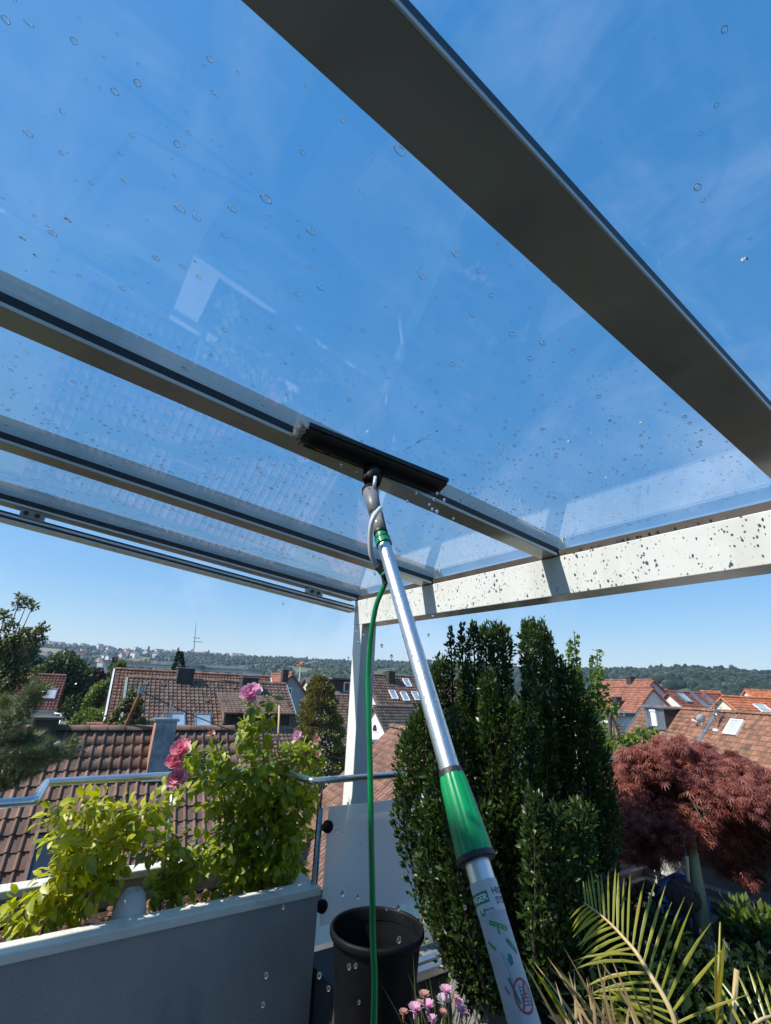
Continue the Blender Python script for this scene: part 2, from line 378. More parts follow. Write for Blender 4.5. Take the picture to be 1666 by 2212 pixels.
mat('bark', (0.045, 0.034, 0.025), (0.09, 0.07, 0.05), rough=0.95, nscale=12, bump=0.6, aniso=(1, 1, 0.3))
mat('bark_maple', (0.20, 0.20, 0.10), (0.32, 0.31, 0.16), rough=0.85, nscale=7, bump=0.4, aniso=(1, 1, 0.25), col3=(0.30, 0.28, 0.16))
# water: clear refracting drops
m_, N_, K_ = newmat('water')
o_ = N_.new('ShaderNodeOutputMaterial'); g_ = N_.new('ShaderNodeBsdfGlass')
g_.inputs['IOR'].default_value = 1.33; g_.inputs['Roughness'].default_value = 0.045
K_.new(g_.outputs[0], o_.inputs['Surface'])
# frosted glass of the balustrade
m_, N_, K_ = newmat('frosted')
o_ = N_.new('ShaderNodeOutputMaterial')
tl1 = N_.new('ShaderNodeBsdfTranslucent'); tl1.inputs['Color'].default_value = (0.99, 0.99, 0.98, 1)
rf1 = N_.new('ShaderNodeBsdfRefraction'); rf1.inputs['Color'].default_value = (0.85, 0.92, 0.95, 1); rf1.inputs['Roughness'].default_value = 0.35; rf1.inputs['IOR'].default_value = 1.15
df1 = N_.new('ShaderNodeBsdfDiffuse'); df1.inputs['Color'].default_value = (0.88, 0.92, 0.93, 1)
gl1 = N_.new('ShaderNodeBsdfGlossy'); gl1.inputs['Roughness'].default_value = 0.3
a1 = N_.new('ShaderNodeMixShader'); a1.inputs['Fac'].default_value = 0.10; K_.new(tl1.outputs[0], a1.inputs[1]); K_.new(rf1.outputs[0], a1.inputs[2])
a2 = N_.new('ShaderNodeMixShader'); a2.inputs['Fac'].default_value = 0.38; K_.new(a1.outputs[0], a2.inputs[1]); K_.new(df1.outputs[0], a2.inputs[2])
a3 = N_.new('ShaderNodeMixShader'); a3.inputs['Fac'].default_value = 0.06; K_.new(a2.outputs[0], a3.inputs[1]); K_.new(gl1.outputs[0], a3.inputs[2])
K_.new(a3.outputs[0], o_.inputs['Surface'])

# ------------------------------------------------------------------ mesh helpers
COL = scene.collection
BASE = {}
class MB:
    def __init__(s): s.v, s.f = [], []
    def add(s, vs, fs):
        o = len(s.v); s.v += [tuple(float(c) for c in p) for p in vs]; s.f += [tuple(i + o for i in f) for f in fs]; return s
    def box(s, x0, x1, y0, y1, z0, z1):
        return s.add([(x0, y0, z0), (x1, y0, z0), (x1, y1, z0), (x0, y1, z0), (x0, y0, z1), (x1, y0, z1), (x1, y1, z1), (x0, y1, z1)],
                     [(0, 3, 2, 1), (4, 5, 6, 7), (0, 1, 5, 4), (1, 2, 6, 5), (2, 3, 7, 6), (3, 0, 4, 7)])
    def obox(s, c, ax, ay, az, hx, hy, hz):
        c, ax, ay, az = map(np.asarray, (c, ax, ay, az)); P = []
        for k in (-1, 1):
            for a, b in ((-1, -1), (1, -1), (1, 1), (-1, 1)):
                P.append(c + ax * hx * a + ay * hy * b + az * hz * k)
        return s.add(P, [(0, 3, 2, 1), (4, 5, 6, 7), (0, 1, 5, 4), (1, 2, 6, 5), (2, 3, 7, 6), (3, 0, 4, 7)])
    def tube(s, pts, r, n=10, cap=True):
        pts = [np.asarray(p, float) for p in pts]; m = len(pts)
        rs = list(r) if hasattr(r, '__len__') else [r] * m
        t0 = unit(pts[1] - pts[0]); a = np.cross(t0, (0, 0, 1.0))
        if np.linalg.norm(a) < 0.05: a = np.cross(t0, (1.0, 0, 0))
        a = unit(a); vs = []
        for i, p in enumerate(pts):
            t = unit(pts[min(i + 1, m - 1)] - pts[max(i - 1, 0)])
            a = unit(a - t * (a @ t)); b = np.cross(t, a)
            for k in range(n):
                q = 2 * math.pi * k / n
                vs.append(p + rs[i] * (math.cos(q) * a + math.sin(q) * b))
        fs = [(i * n + k, i * n + (k + 1) % n, (i + 1) * n + (k + 1) % n, (i + 1) * n + k) for i in range(m - 1) for k in range(n)]
        if cap: fs += [tuple(range(n))[::-1], tuple(range((m - 1) * n, m * n))]
        return s.add(vs, fs)
    def lathe(s, prof, c, n=32, ax=None, e1=None, close=False):
        ax = unit(ax) if ax is not None else V(0, 0, 1)
        e1 = unit(e1) if e1 is not None else unit(np.cross(ax, (0.3, 1, 0.2)))
        e2 = np.cross(ax, e1); vs = []; c = np.asarray(c, float)
        for r, z in prof:
            for k in range(n):
                q = 2 * math.pi * k / n
                vs.append(c + ax * z + r * (math.cos(q) * e1 + math.sin(q) * e2))
        fs = [(i * n + k, i * n + (k + 1) % n, (i + 1) * n + (k + 1) % n, (i + 1) * n + k) for i in range(len(prof) - 1) for k in range(n)]
        if close: fs += [tuple(range(n))[::-1], tuple(range((len(prof) - 1) * n, len(prof) * n))]
        return s.add(vs, fs)
    def prism(s, poly, off):
        n = len(poly); off = np.asarray(off, float)
        vs = [np.asarray(p, float) for p in poly] + [np.asarray(p, float) + off for p in poly]
        return s.add(vs, [tuple(range(n))[::-1], tuple(range(n, 2 * n))] + [(k, (k + 1) % n, n + (k + 1) % n, n + k) for k in range(n)])
    def build(s, name, m, parent=None, smooth=False, base=None, bevel=0.0, angle=None):
        return link(name, np.array(s.v, float), s.f, m, parent, smooth, base, bevel, angle)
def link(name, v, f, m, parent=None, smooth=False, base=None, bevel=0.0, angle=None):
    b = BASE[parent.name] if parent is not None else (np.asarray(base, float) if base is not None else V((v[:, 0].min() + v[:, 0].max()) / 2, (v[:, 1].min() + v[:, 1].max()) / 2, v[:, 2].min()))
    me = bpy.data.meshes.new(name)
    me.from_pydata((v - b).tolist(), [], f)
    me.materials.append(MATS[m])
    if smooth: me.shade_smooth()
    if angle: me.set_sharp_from_angle(angle=R(angle))
    me.update()
    o = bpy.data.objects.new(name, me)
    COL.objects.link(o)
    if parent is not None: o.parent = parent
    else: o.location = b
    BASE[o.name] = b
    if bevel:
        md = o.modifiers.new('bevel', 'BEVEL'); md.width = bevel; md.segments = 2; md.limit_method = 'ANGLE'
    return o
def tag(o, label, cat, group=None):
    o['label'] = label; o['category'] = cat
    if group: o['group'] = group
    return o
def struct(o, kind='structure'):
    o['kind'] = kind; return o
def thing(name, label, cat, base, group=None):
    o = bpy.data.objects.new(name, None); COL.objects.link(o)
    o.empty_display_size = 0.2
    o.location = tuple(float(c) for c in base); BASE[o.name] = np.asarray(base, float)
    return tag(o, label, cat, group)
def inst(name, me, parent, M):
    """one more object that shares mesh data; M is its placement in world space"""
    o = bpy.data.objects.new(name, me); COL.objects.link(o)
    o.parent = parent
    b = BASE[parent.name]
    o.matrix_local = Matrix.Translation(-Vector(b)) @ Matrix(M)
    BASE[o.name] = b
    return o
def mesh_np(name, verts, tmpl_faces, nv, n, m, smooth=False):
    """n copies of a template (nv verts each) joined into one mesh"""
    me = bpy.data.meshes.new(name)
    lt = np.array([len(f) for f in tmpl_faces]); idx = np.concatenate([np.array(f) for f in tmpl_faces])
    allidx = (idx[None, :] + (np.arange(n) * nv)[:, None]).ravel()
    lts = np.tile(lt, n); ls = np.concatenate([[0], np.cumsum(lts)[:-1]])
    me.vertices.add(nv * n); me.vertices.foreach_set('co', np.ascontiguousarray(verts, dtype=np.float32).ravel())
    me.loops.add(len(allidx)); me.loops.foreach_set('vertex_index', allidx.astype(np.int32))
    me.polygons.add(len(lts)); me.polygons.foreach_set('loop_start', ls.astype(np.int32)); me.polygons.foreach_set('loop_total', lts.astype(np.int32))
    if smooth: me.polygons.foreach_set('use_smooth', np.ones(len(lts), dtype=bool))
    me.materials.append(MATS[m]); me.update(calc_edges=True)
    return me
def frames(dirs, nrm):
    """per-item 3x3 with columns (along, side, normal)"""
    a = dirs / np.maximum(np.linalg.norm(dirs, axis=1, keepdims=True), 1e-9)
    s = np.cross(nrm, a); s /= np.maximum(np.linalg.norm(s, axis=1, keepdims=True), 1e-9)
    n = np.cross(a, s)
    return np.stack([a, s, n], axis=2)
def scatter(name, tmpl, pos, rot, scl, m, parent, keep=0, piece='leaf', smooth=True, focus=None):
    """place a template many times under a parent: the `keep` pieces that show largest are single objects, the rest one joined part"""
    tv, tf = tmpl; n = len(pos); scl = np.broadcast_to(scl, (n,))
    order = np.arange(n)
    if keep:
        d = np.linalg.norm(pos - EYE, axis=1) / scl
        order = np.argsort(d); k = order[:keep]
        me = bpy.data.meshes.new(piece); me.from_pydata([tuple(p) for p in tv], [], tf); me.materials.append(MATS[m])
        if smooth: me.shade_smooth()
        for i in k:
            M = np.eye(4); M[:3, :3] = rot[i] * scl[i]; M[:3, 3] = pos[i]
            inst(piece, me, parent, M)
        order = order[keep:]
    if len(order):
        p, q, s_ = pos[order], rot[order], scl[order]
        verts = np.einsum('nij,kj->nki', q, tv) * s_[:, None, None] + (p - BASE[parent.name])[:, None, :]
        me = mesh_np(name, verts.reshape(-1, 3), tf, len(tv), len(order), m, smooth)
        o = bpy.data.objects.new(name, me); COL.objects.link(o); o.parent = parent; BASE[o.name] = BASE[parent.name]
        o['kind'] = 'stuff'
        return o

LEAF = (np.array([(0, 0, 0), (.33, .27, .05), (.33, 0, 0), (.33, -.27, .05), (.68, .23, .02), (.68, 0, -.04), (.68, -.23, .02), (1, 0, -.13)]),
        [(0, 2, 1), (0, 3, 2), (1, 2, 5, 4), (2, 3, 6, 5), (4, 5, 7), (5, 6, 7)])
LEAFLET = (np.array([(0, 0, 0), (.45, .25, .06), (.5, 0, 0), (.45, -.25, .06), (1, 0, -.08)]), [(0, 2, 1), (0, 3, 2), (1, 2, 4), (2, 3, 4)])
SLIP = (np.array([(0, 0, 0), (.5, .3, .05), (1, 0, 0), (.5, -.3, .05)]), [(0, 2, 1), (0, 3, 2)])
def maple_leaf():
    v, f = [], []
    for a in (-95, -60, -28, 0, 28, 60, 95):
        q = R(a); l = 1.0 - 0.0045 * abs(a); d = V(math.cos(q), math.sin(q), 0); s = V(-math.sin(q), math.cos(q), 0)
        o = len(v); v += [V(0, 0, 0), d * l * .5 + s * .055 + V(0, 0, -.02), d * l + V(0, 0, -.25), d * l * .5 - s * .055 + V(0, 0, -.02)]
        f.append((o, o + 3, o + 2, o + 1))
    return np.array(v), f
FANLEAF = (np.array([(0, 0, 0), (.35, .07, 0), (.8, .5, .06), (1, .22, 0), (.9, 0, .05), (1, -.22, 0), (.8, -.5, .06), (.35, -.07, 0)]),
           [(0, 7, 1), (1, 4, 3, 2), (1, 7, 4), (7, 6, 5, 4)])
def tuft(nn=14):
    v, f = [], []
    rr = random.Random(3)
    for i in range(nn):
        d = unit((rr.gauss(.9, .35), rr.gauss(0, .6), rr.gauss(0, .6))); s = unit(np.cross(d, (rr.random(), rr.random(), 1))) * .022
        o = len(v); v += [s, -s, d]; f.append((o, o + 1, o + 2))
    return np.array(v), f
def ico(seed, jit=.22):
    t = (1 + 5 ** .5) / 2
    v = [unit(p) for p in ((-1, t, 0), (1, t, 0), (-1, -t, 0), (1, -t, 0), (0, -1, t), (0, 1, t), (0, -1, -t), (0, 1, -t), (t, 0, -1), (t, 0, 1), (-t, 0, -1), (-t, 0, 1))]
    f = [(0, 11, 5), (0, 5, 1), (0, 1, 7), (0, 7, 10), (0, 10, 11), (1, 5, 9), (5, 11, 4), (11, 10, 2), (10, 7, 6), (7, 1, 8), (3, 9, 4), (3, 4, 2), (3, 2, 6), (3, 6, 8), (3, 8, 9), (4, 9, 5), (2, 4, 11), (6, 2, 10), (8, 6, 7), (9, 8, 1)]
    mid = {}
    def m_(a, b):
        k = (min(a, b), max(a, b))
        if k not in mid: v.append(unit((v[a] + v[b]) / 2)); mid[k] = len(v) - 1
        return mid[k]
    g = []
    for a, b, c in f:
        x, y, z = m_(a, b), m_(b, c), m_(c, a); g += [(a, x, z), (b, y, x), (c, z, y), (x, y, z)]
    rr = random.Random(seed)
    return np.array([p * (1 + rr.uniform(-jit, jit)) for p in v]), g
def rand_unit(n):
    d = RNG.normal(size=(n, 3)); return d / np.linalg.norm(d, axis=1, keepdims=True)
def blob_points(blobs, n, shell=0.55):
    """points in ellipsoids (centre, radii), denser towards the outside"""
    w = np.array([r[0] * r[1] * r[2] for _, r in blobs]) ** 0.7; w /= w.sum()
    k = RNG.choice(len(blobs), n, p=w); d = rand_unit(n)
    rad = (shell + (1 - shell) * RNG.random(n)) * (1 + RNG.normal(0, .06, n))
    c = np.array([b[0] for b in blobs])[k]; r = np.array([b[1] for b in blobs])[k]
    return c + d * rad[:, None] * r, d

# ------------------------------------------------------------------ terrain
SKYLINE = [(-260, 1392), (0, 1389), (80, 1391), (160, 1396), (250, 1405), (330, 1410), (420, 1416), (520, 1420), (600, 1423), (700, 1429), (833, 1431),
           (960, 1434), (1100, 1445), (1250, 1451), (1330, 1450), (1450, 1448), (1560, 1452), (1666, 1458), (1900, 1470)]
_sa, _se = [], []
for x_, y_ in SKYLINE:
    d_ = ray(x_, y_); h_ = math.hypot(d_ @ FH, d_ @ RH)
    _sa.append(math.degrees(math.atan2(d_ @ RH, d_ @ FH))); _se.append(d_[2] / h_)
def sstep(t):
    t = np.clip(t, 0, 1); return t * t * (3 - 2 * t)
def ridge_dist(az):
    return np.interp(az, [-60, -38, -20, 0, 15, 30, 60], [2500, 2400, 1900, 1500, 1250, 1000, 950])
def terrain(x, y):
    x, y = np.asarray(x, float), np.asarray(y, float)
    fx, rx = x * FH[0] + y * FH[1], x * RH[0] + y * RH[1]
    az = np.degrees(np.arctan2(rx, fx)); d = np.hypot(fx, rx)
    azc = np.where(az > 100, 100 - (az - 100) * 0, az)
    Rd = ridge_dist(azc); zr = 1.6 + Rd * np.interp(azc, _sa, _se) - 4
    z = -5.6 - 22 * sstep((d - 40) / 380)
    t = (d - 430) / (Rd - 430)
    z = z + (zr + 27.6) * (0.55 * sstep(t) + 0.45 * np.clip(t, 0, 1))
    z = z - np.clip(d - Rd, 0, 3000) * 0.03
    bump = 6 * np.sin(x * 0.011 + 1.3) * np.cos(y * 0.013) + 3 * np.sin(x * 0.031 + y * 0.022)
    return z + bump * sstep((d - 300) / 500) * (1 - sstep((d - Rd * .85) / (Rd * .15)))
na, rad = 144, np.concatenate([[2], np.linspace(8, 60, 9), np.geomspace(75, 3500, 60)])
tv = []
for r_ in rad:
    for k in range(na):
        q = 2 * math.pi * k / na
        tv.append((r_ * math.cos(q), r_ * math.sin(q), 0))
tv = np.array(tv); tv[:, 2] = terrain(tv[:, 0], tv[:, 1])
tf = [(i * na + k, i * na + (k + 1) % na, (i + 1) * na + (k + 1) % na, (i + 1) * na + k) for i in range(len(rad) - 1) for k in range(na)] + [tuple(range(na))[::-1]]
ground = link('ground', tv, tf, 'hill', base=(0, 0, 0), smooth=True)
struct(ground)
def at_az(az, d):
    q = math.radians(az); p = FH * d * math.cos(q) + RH * d * math.sin(q); return p[0], p[1]

# trees that cover the far hills: uncountable, one mass for the orchard slope and one for the wood
def hill_trees(name, az0, az1, n, m, dens, size, lo=0.30, conif=0.15):
    P, S = [], []
    while len(P) < n:
        az = RNG.uniform(az0, az1); Rd = float(ridge_dist(az)); d = Rd * (lo + (1.04 - lo) * RNG.random() ** 0.6)
        x, y = at_az(az, d)
        k = math.sin(x * .012 + 2) * math.sin(y * .015 + 1) + .6 * math.sin(x * .031 + y * .027) + .35 * math.sin(y * .06 - x * .045)
        if k > dens and d < Rd * .97: continue
        s = RNG.uniform(*size); P.append((x, y, float(terrain(x, y)) + s * .55))
        S.append((s * .8, s * 1.7) if RNG.random() < conif else (s * RNG.uniform(.85, 1.2), s * RNG.uniform(.8, 1.25)))
    P, S = np.array(P), np.array(S)
    kinds = [ico(i, .26) for i in range(5)]
    nv = len(kinds[0][0]); which = RNG.integers(0, 5, n); T = np.array([k[0] for k in kinds])[which]
    a = RNG.uniform(0, 6.28, n); c, s_ = np.cos(a), np.sin(a)
    X = T[:, :, 0] * c[:, None] - T[:, :, 1] * s_[:, None]; Y = T[:, :, 0] * s_[:, None] + T[:, :, 1] * c[:, None]
    v = np.stack([X * S[:, :1], Y * S[:, :1], T[:, :, 2] * S[:, 1:]], axis=2) + P[:, None, :]
    me = mesh_np(name, v.reshape(-1, 3), kinds[0][1], nv, n, m, False)
    o = bpy.data.objects.new(name, me); COL.objects.link(o); struct(o, 'stuff')
    return o
o = hill_trees('hillside_trees', -50, 9, 9000, 'leaf_far', 0.45, (3.2, 6.2), lo=.34)
tag(o, 'scattered green trees and bushes over the far orchard hillside', 'trees')
o = hill_trees('forest', 5, 52, 8500, 'leaf_forest', 1.2, (4.2, 7.0), lo=.33, conif=.08)
tag(o, 'dark dense wood covering the far hill on the right', 'forest')

# small houses of the town on the far left hillside
def small_house(name, w, l, h, rh, wall, roof):
    me = bpy.data.meshes.new(name)
    a, b = w / 2, l / 2; e = .35
    v = [(-a, -b, -4), (a, -b, -4), (a, b, -4), (-a, b, -4), (-a, -b, h), (a, -b, h), (a, b, h), (-a, b, h), (0, -b, h + rh), (0, b, h + rh),
         (-a - e, -b - e, h - .3), (0, -b - e, h + rh + .15), (a + e, -b - e, h - .3), (-a - e, b + e, h - .3), (0, b + e, h + rh + .15), (a + e, b + e, h - .3)]
    f = [(0, 1, 5, 4), (1, 2, 6, 5), (2, 3, 7, 6), (3, 0, 4, 7), (4, 5, 8), (6, 7, 9), (10, 11, 14, 13), (11, 12, 15, 14)]
    me.from_pydata(v, [], f)
    me.materials.append(MATS[wall]); me.materials.append(MATS[roof])
    for i in (6, 7): me.polygons[i].material_index = 1
    return me
SM = [(small_house('hill_house', 9, 12, 5.5, 4.2, 'render_white', 'tile_mid'), 'white'), (small_house('hill_house', 9, 11, 5, 4.4, 'render_white', 'tile_red'), 'red'),
      (small_house('hill_house', 10, 20, 7, 3.5, 'render_white', 'tile_dark'), 'long'), (small_house('hill_house', 8, 10, 5, 4.2, 'render_cream', 'tile_rust'), 'cream')]
SML = {'white': ('tiny white gabled house in the far hillside town', 'white gabled houses of the far town'),
       'red': ('tiny white house with red roof in the far hillside town', 'red roofed houses of the far town'),
       'long': ('small long white block in the far hillside town', 'long white blocks of the far town'),
       'cream': ('tiny cream house with rusty roof in the far hillside town', 'cream houses of the far town')}
nh = 0
hr = random.Random(5)
while nh < 150:
    az = hr.uniform(-42, -15); Rd = float(ridge_dist(az))
    top = hr.random() < .35
    frac = hr.uniform(.93, 1.0) if (top or az > -24) else hr.uniform(.5, .97)
    if az > -24 and frac < .9: continue
    x, y = at_az(az, Rd * frac)
    me, k = SM[hr.choice((0, 0, 1, 2, 3))]
    o = bpy.data.objects.new('hill_house', me); COL.objects.link(o)
    o.location = (x, y, float(terrain(x, y)) + hr.uniform(1.5, 4)); o.rotation_euler = (0, 0, hr.choice((0.4, 1.9, 2.3, .9)) + hr.uniform(-.2, .2))
    s = hr.uniform(1.0, 1.5); o.scale = (s, s, s)
    tag(o, SML[k][0], 'house', SML[k][1]); nh += 1
pv, pf = ico(9, .2)
for i, px_ in enumerate((297, 322, 351, 363, 386, 416, 430, 452, 470)):
    d_ = ray(px_, 1400); az = math.degrees(math.atan2(d_ @ RH, d_ @ FH)); x, y = at_az(az, float(ridge_dist(az)) * .99)
    z = float(terrain(x, y)); h = (24, 28, 20, 18, 30, 26, 18, 26, 16)[i]
    t = thing('poplar_tree', 'tall slim poplar on the skyline above the far town', 'tree', (x, y, z - 2), 'poplars on the far skyline')
    link('crown', pv * V(h * .13, h * .13, h * .48) + V(x, y, z + h * .55), pf, 'leaf_forest', t)
    MB().tube([V(x, y, z - 2), V(x, y, z + h * .4)], [.6, .3], 6).build('trunk', 'bark', t)

# ------------------------------------------------------------------ haze over the valley
hz = MB().box(-3700, 3700, -3700, 3700, -130, 190).build('haze', 'soil', base=(0, 0, 0))
struct(hz, 'stuff'); tag(hz, 'thin bluish summer haze in the air over the valley', 'haze')
m_, N_, K_ = newmat('haze_air')
o_ = N_.new('ShaderNodeOutputMaterial'); pvn = N_.new('ShaderNodeVolumePrincipled')
pvn.inputs['Color'].default_value = (0.50, 0.68, 0.98, 1); pvn.inputs['Density'].default_value = 0.00016
pvn.inputs['Anisotropy'].default_value = 0.2
K_.new(pvn.outputs[0], o_.inputs['Volume'])
hz.data.materials.clear(); hz.data.materials.append(m_)

# ------------------------------------------------------------------ houses
def ridge(Lx, Rx, py, mx, Dm, theta):
    """ridge line of a roof: a level line through the point seen at (mx, py), depth Dm, turned by theta from +y; ends at columns Lx, Rx"""
    M = atD(mx, py, Dm); a = R(theta); rd = V(math.sin(a), math.cos(a), 0)
    def end(qx):
        d = ray(qx, py); A = np.array([[d[0], -rd[0]], [d[1], -rd[1]]]); t, s = np.linalg.solve(A, (M - EYE)[:2]); return M + s * rd
    return end(Lx), end(Rx)
def wave_tile(tw, tl, waves=2, amp=.045, simple=False):
    pr = [(0, 0), (.12, .8), (.3, .8), (.42, 0), (1, 0)] if simple else [(0, 0), (.07, .62), (.19, 1), (.31, .62), (.4, 0)]
    xs = []
    for k in range(waves):
        for a, h in (pr[:-1] if simple else pr):
            xs.append(((k + a) * tw / waves, h * amp))
    xs.append((tw, 0)); n = len(xs); v = []
    for x, h in xs: v.append((x, -.05, h - .006))
    for x, h in xs: v.append((x, tl, h + .030))
    for x, h in xs: v.append((x, tl, h + .004))
    f = [(i, n + i, n + i + 1, i + 1) for i in range(n - 1)] + [(n + i, 2 * n + i, 2 * n + i + 1, n + i + 1) for i in range(n - 1)]
    return np.array(v), f
class Plane:
    def __init__(s, RL, RR, down, run, drop):
        s.RL, s.RR = RL, RR; s.e1 = unit(RR - RL); s.len = np.linalg.norm(RR - RL)
        d = unit(down) * run + V(0, 0, -drop); s.sl = np.linalg.norm(d); s.e2 = unit(d); s.n = unit(np.cross(s.e2, s.e1))
        if s.n[2] < 0: s.n = -s.n
    def pt(s, a, t, h=0): return s.RL + s.e1 * a + s.e2 * t + s.n * h
    def loc(s, px, py):
        d = ray(px, py); k = ((s.RL - EYE) @ s.n) / (d @ s.n); q = EYE + d * k - s.RL
        return q @ s.e1, q @ s.e2
    def slab(s, a0, a1, t0, t1, h0, h1, mb=None):
        mb = mb or MB(); c = s.pt((a0 + a1) / 2, (t0 + t1) / 2, (h0 + h1) / 2)
        return mb.obox(c, s.e1, s.e2, s.n, abs(a1 - a0) / 2, abs(t1 - t0) / 2, abs(h1 - h0) / 2)
def tiles(plane, parent, m, tw, tl, keep=0, simple=False, holes=(), t0=.12, waves=1, amp=.05, piece='roof_tile'):
    tm = wave_tile(tw, tl, waves, amp, simple)
    nc, nr = int(plane.len / tw), int((plane.sl - t0) / tl); P = []
    for r_ in range(nr):
        for c in range(nc):
            a, t = plane.len - (c + .5) * tw, t0 + (r_ + .5) * tl
            if any(h0 < a < h1 and g0 < t < g1 for h0, h1, g0, g1 in holes): continue
            P.append((c, r_))
    P = np.array(P); n = len(P)
    pos = plane.RL + plane.e1 * (plane.len - P[:, :1] * tw) + plane.e2 * (t0 + P[:, 1:] * tl) + plane.n * (.005 + RNG.random((n, 1)) * .006)
    base = np.stack([-plane.e1, plane.e2, plane.n], axis=1)
    j = RNG.normal(0, .012, n); rot = np.zeros((n, 3, 3))
    ca, sa = np.cos(j), np.sin(j)
    Z = np.zeros((n, 3, 3)); Z[:, 0, 0] = ca; Z[:, 0, 1] = -sa; Z[:, 1, 0] = sa; Z[:, 1, 1] = ca; Z[:, 2, 2] = 1
    rot = np.einsum('ij,njk->nik', base, Z)
    if keep:      # prefer the pieces that fall inside the picture
        d = pos - EYE; dz = d @ FW; sx, sy = CX + FPX * (d @ RI) / dz, CY - FPX * (d @ UP) / dz
        vis = (sx > -20) & (sx < 1690) & (sy < 2230)
        o1 = np.argsort(np.linalg.norm(pos - EYE, axis=1) + (~vis) * 1e4)
        a, b = o1[:min(keep, vis.sum())], o1[min(keep, vis.sum()):]
        scatter('roof_tiles', tm, pos[a], rot[a], np.ones(len(a)), m, parent, keep=len(a), piece=piece, smooth=False)
        if len(b): scatter('roof_tiles', tm, pos[b], rot[b], np.ones(len(b)), m, parent, smooth=False)
    else:
        scatter('roof_tiles', tm, pos, rot, np.ones(n), m, parent, smooth=False)
def house(name, label, A, B, half, pitch, wall, tile, gz=None, over=.35, tw=.25, tl=.31, keep=0, simple=True, back=None, caps=True, barge=None, holes=(), lay=True, rise=0.0, group=None):
    """gable house from its ridge A-B (A on the left as seen); front slope towards the photographer"""
    rd = unit(B - A); n = V(rd[1], -rd[0], 0)
    if n @ FH > 0: n = -n
    drop = half * math.tan(R(pitch)); mid = (A + B) / 2
    g = gz if gz is not None else float(terrain(mid[0], mid[1])) - .6
    t = thing(name, label, 'house', (mid[0], mid[1], g), group)
    wi = half - over; wz = A[2] - wi * math.tan(R(pitch)) - .12
    a, b = A + rd * .25, B - rd * .25
    sec = lambda p: [p + n * wi + V(0, 0, g - p[2]), p + n * wi + V(0, 0, wz - p[2]), p + V(0, 0, -.14), p - n * wi + V(0, 0, wz - p[2]), p - n * wi + V(0, 0, g - p[2])]
    MB().prism(sec(a), b - a).build('wall', wall, t)
    front, rear = Plane(A, B, n, half, drop), Plane(B, A, -n, half, drop)
    mb = MB(); front.slab(0, front.len, 0, front.sl, -.12, 0, mb); rear.slab(0, rear.len, .01, rear.sl, -.12, 0, mb)
    roof = mb.build('roof', tile, t)
    if lay: tiles(front, roof, tile, tw, tl, keep, simple, holes)
    if caps:
        cl = .42; k = int(front.len / cl)
        cv = []
        for i in range(7):
            q = math.pi * i / 6
            cv += [(0, math.cos(q) * .13, math.sin(q) * .11 - .02), (cl + .03, math.cos(q) * .145, math.sin(q) * .125 - .02)]
        cf = [(2 * i, 2 * i + 1, 2 * i + 3, 2 * i + 2) for i in range(6)]
        pos = A + rd * (np.arange(k)[:, None] * cl) + V(0, 0, .03); rot = np.repeat(np.stack([rd, np.cross((0, 0, 1), rd), V(0, 0, 1)], axis=1)[None], k, 0)
        scatter('ridge_tiles', (np.array(cv), cf), pos, rot, np.ones(k), tile, roof, keep=k if keep else 0, piece='ridge_tile', smooth=True)
    if barge:
        for e_, sgn in ((0, -1), (front.len, 1)):
            mb = MB(); front.slab(e_ - .02 * (sgn < 0) - .03, e_ + .03 + .02, 0, front.sl, -.22, .075, mb); mb.build('barge_board', barge, roof)
    mb = MB(); e = front.pt(0, front.sl, -.04); f_ = front.pt(front.len, front.sl, -.04)
    mb.tube([e + n * .06, f_ + n * .06], .065, 8); mb.build('rain_gutter', 'zinc', roof)
    return t, roof, front, n, g
def skylight(plane, roof, px, py, w, h, frame='zinc', pane='glass_sky'):
    a, t = plane.loc(px, py); ft = .07 if w > .8 else .045
    mb = MB()
    for q in ((a - w / 2, a - w / 2 + ft, t - h / 2, t + h / 2), (a + w / 2 - ft, a + w / 2, t - h / 2, t + h / 2), (a - w / 2 + ft, a + w / 2 - ft, t - h / 2, t - h / 2 + ft), (a - w / 2 + ft, a + w / 2 - ft, t + h / 2 - ft * 1.4, t + h / 2)):
        plane.slab(*q, -.02, .13, mb)
    mb.build('skylight', frame, roof)
    mb = MB(); plane.slab(a - w / 2 + ft, a + w / 2 - ft, t - h / 2 + ft, t + h / 2 - ft * 1.4, .06, .09, mb); mb.build('skylight_pane', pane, roof)
def chimney(parent, plane, px, pyb, pyt, w, dpt, m, cap='zinc', depth_m=None):
    """upright stack standing on the roof plane where its foot is seen"""
    a, t = plane.loc(px, pyb); p = plane.pt(a, t)
    d = ray(px, pyt); k = ((p - EYE) @ FH) / (d @ FH); top = (EYE + d * k)[2]
    ex, ey = plane.e1, unit(np.cross((0, 0, 1), plane.e1))
    mb = MB().obox(V(p[0], p[1], (p[2] - .6 + top) / 2), ex, ey, V(0, 0, 1), w / 2, dpt / 2, (top - p[2] + .6) / 2)
    c = mb.build('chimney', m, parent)
    MB().obox(V(p[0], p[1], top + .03), ex, ey, V(0, 0, 1), w / 2 + .05, dpt / 2 + .05, .03).build('chimney_cap', cap, parent)
    return p, top, ex, ey

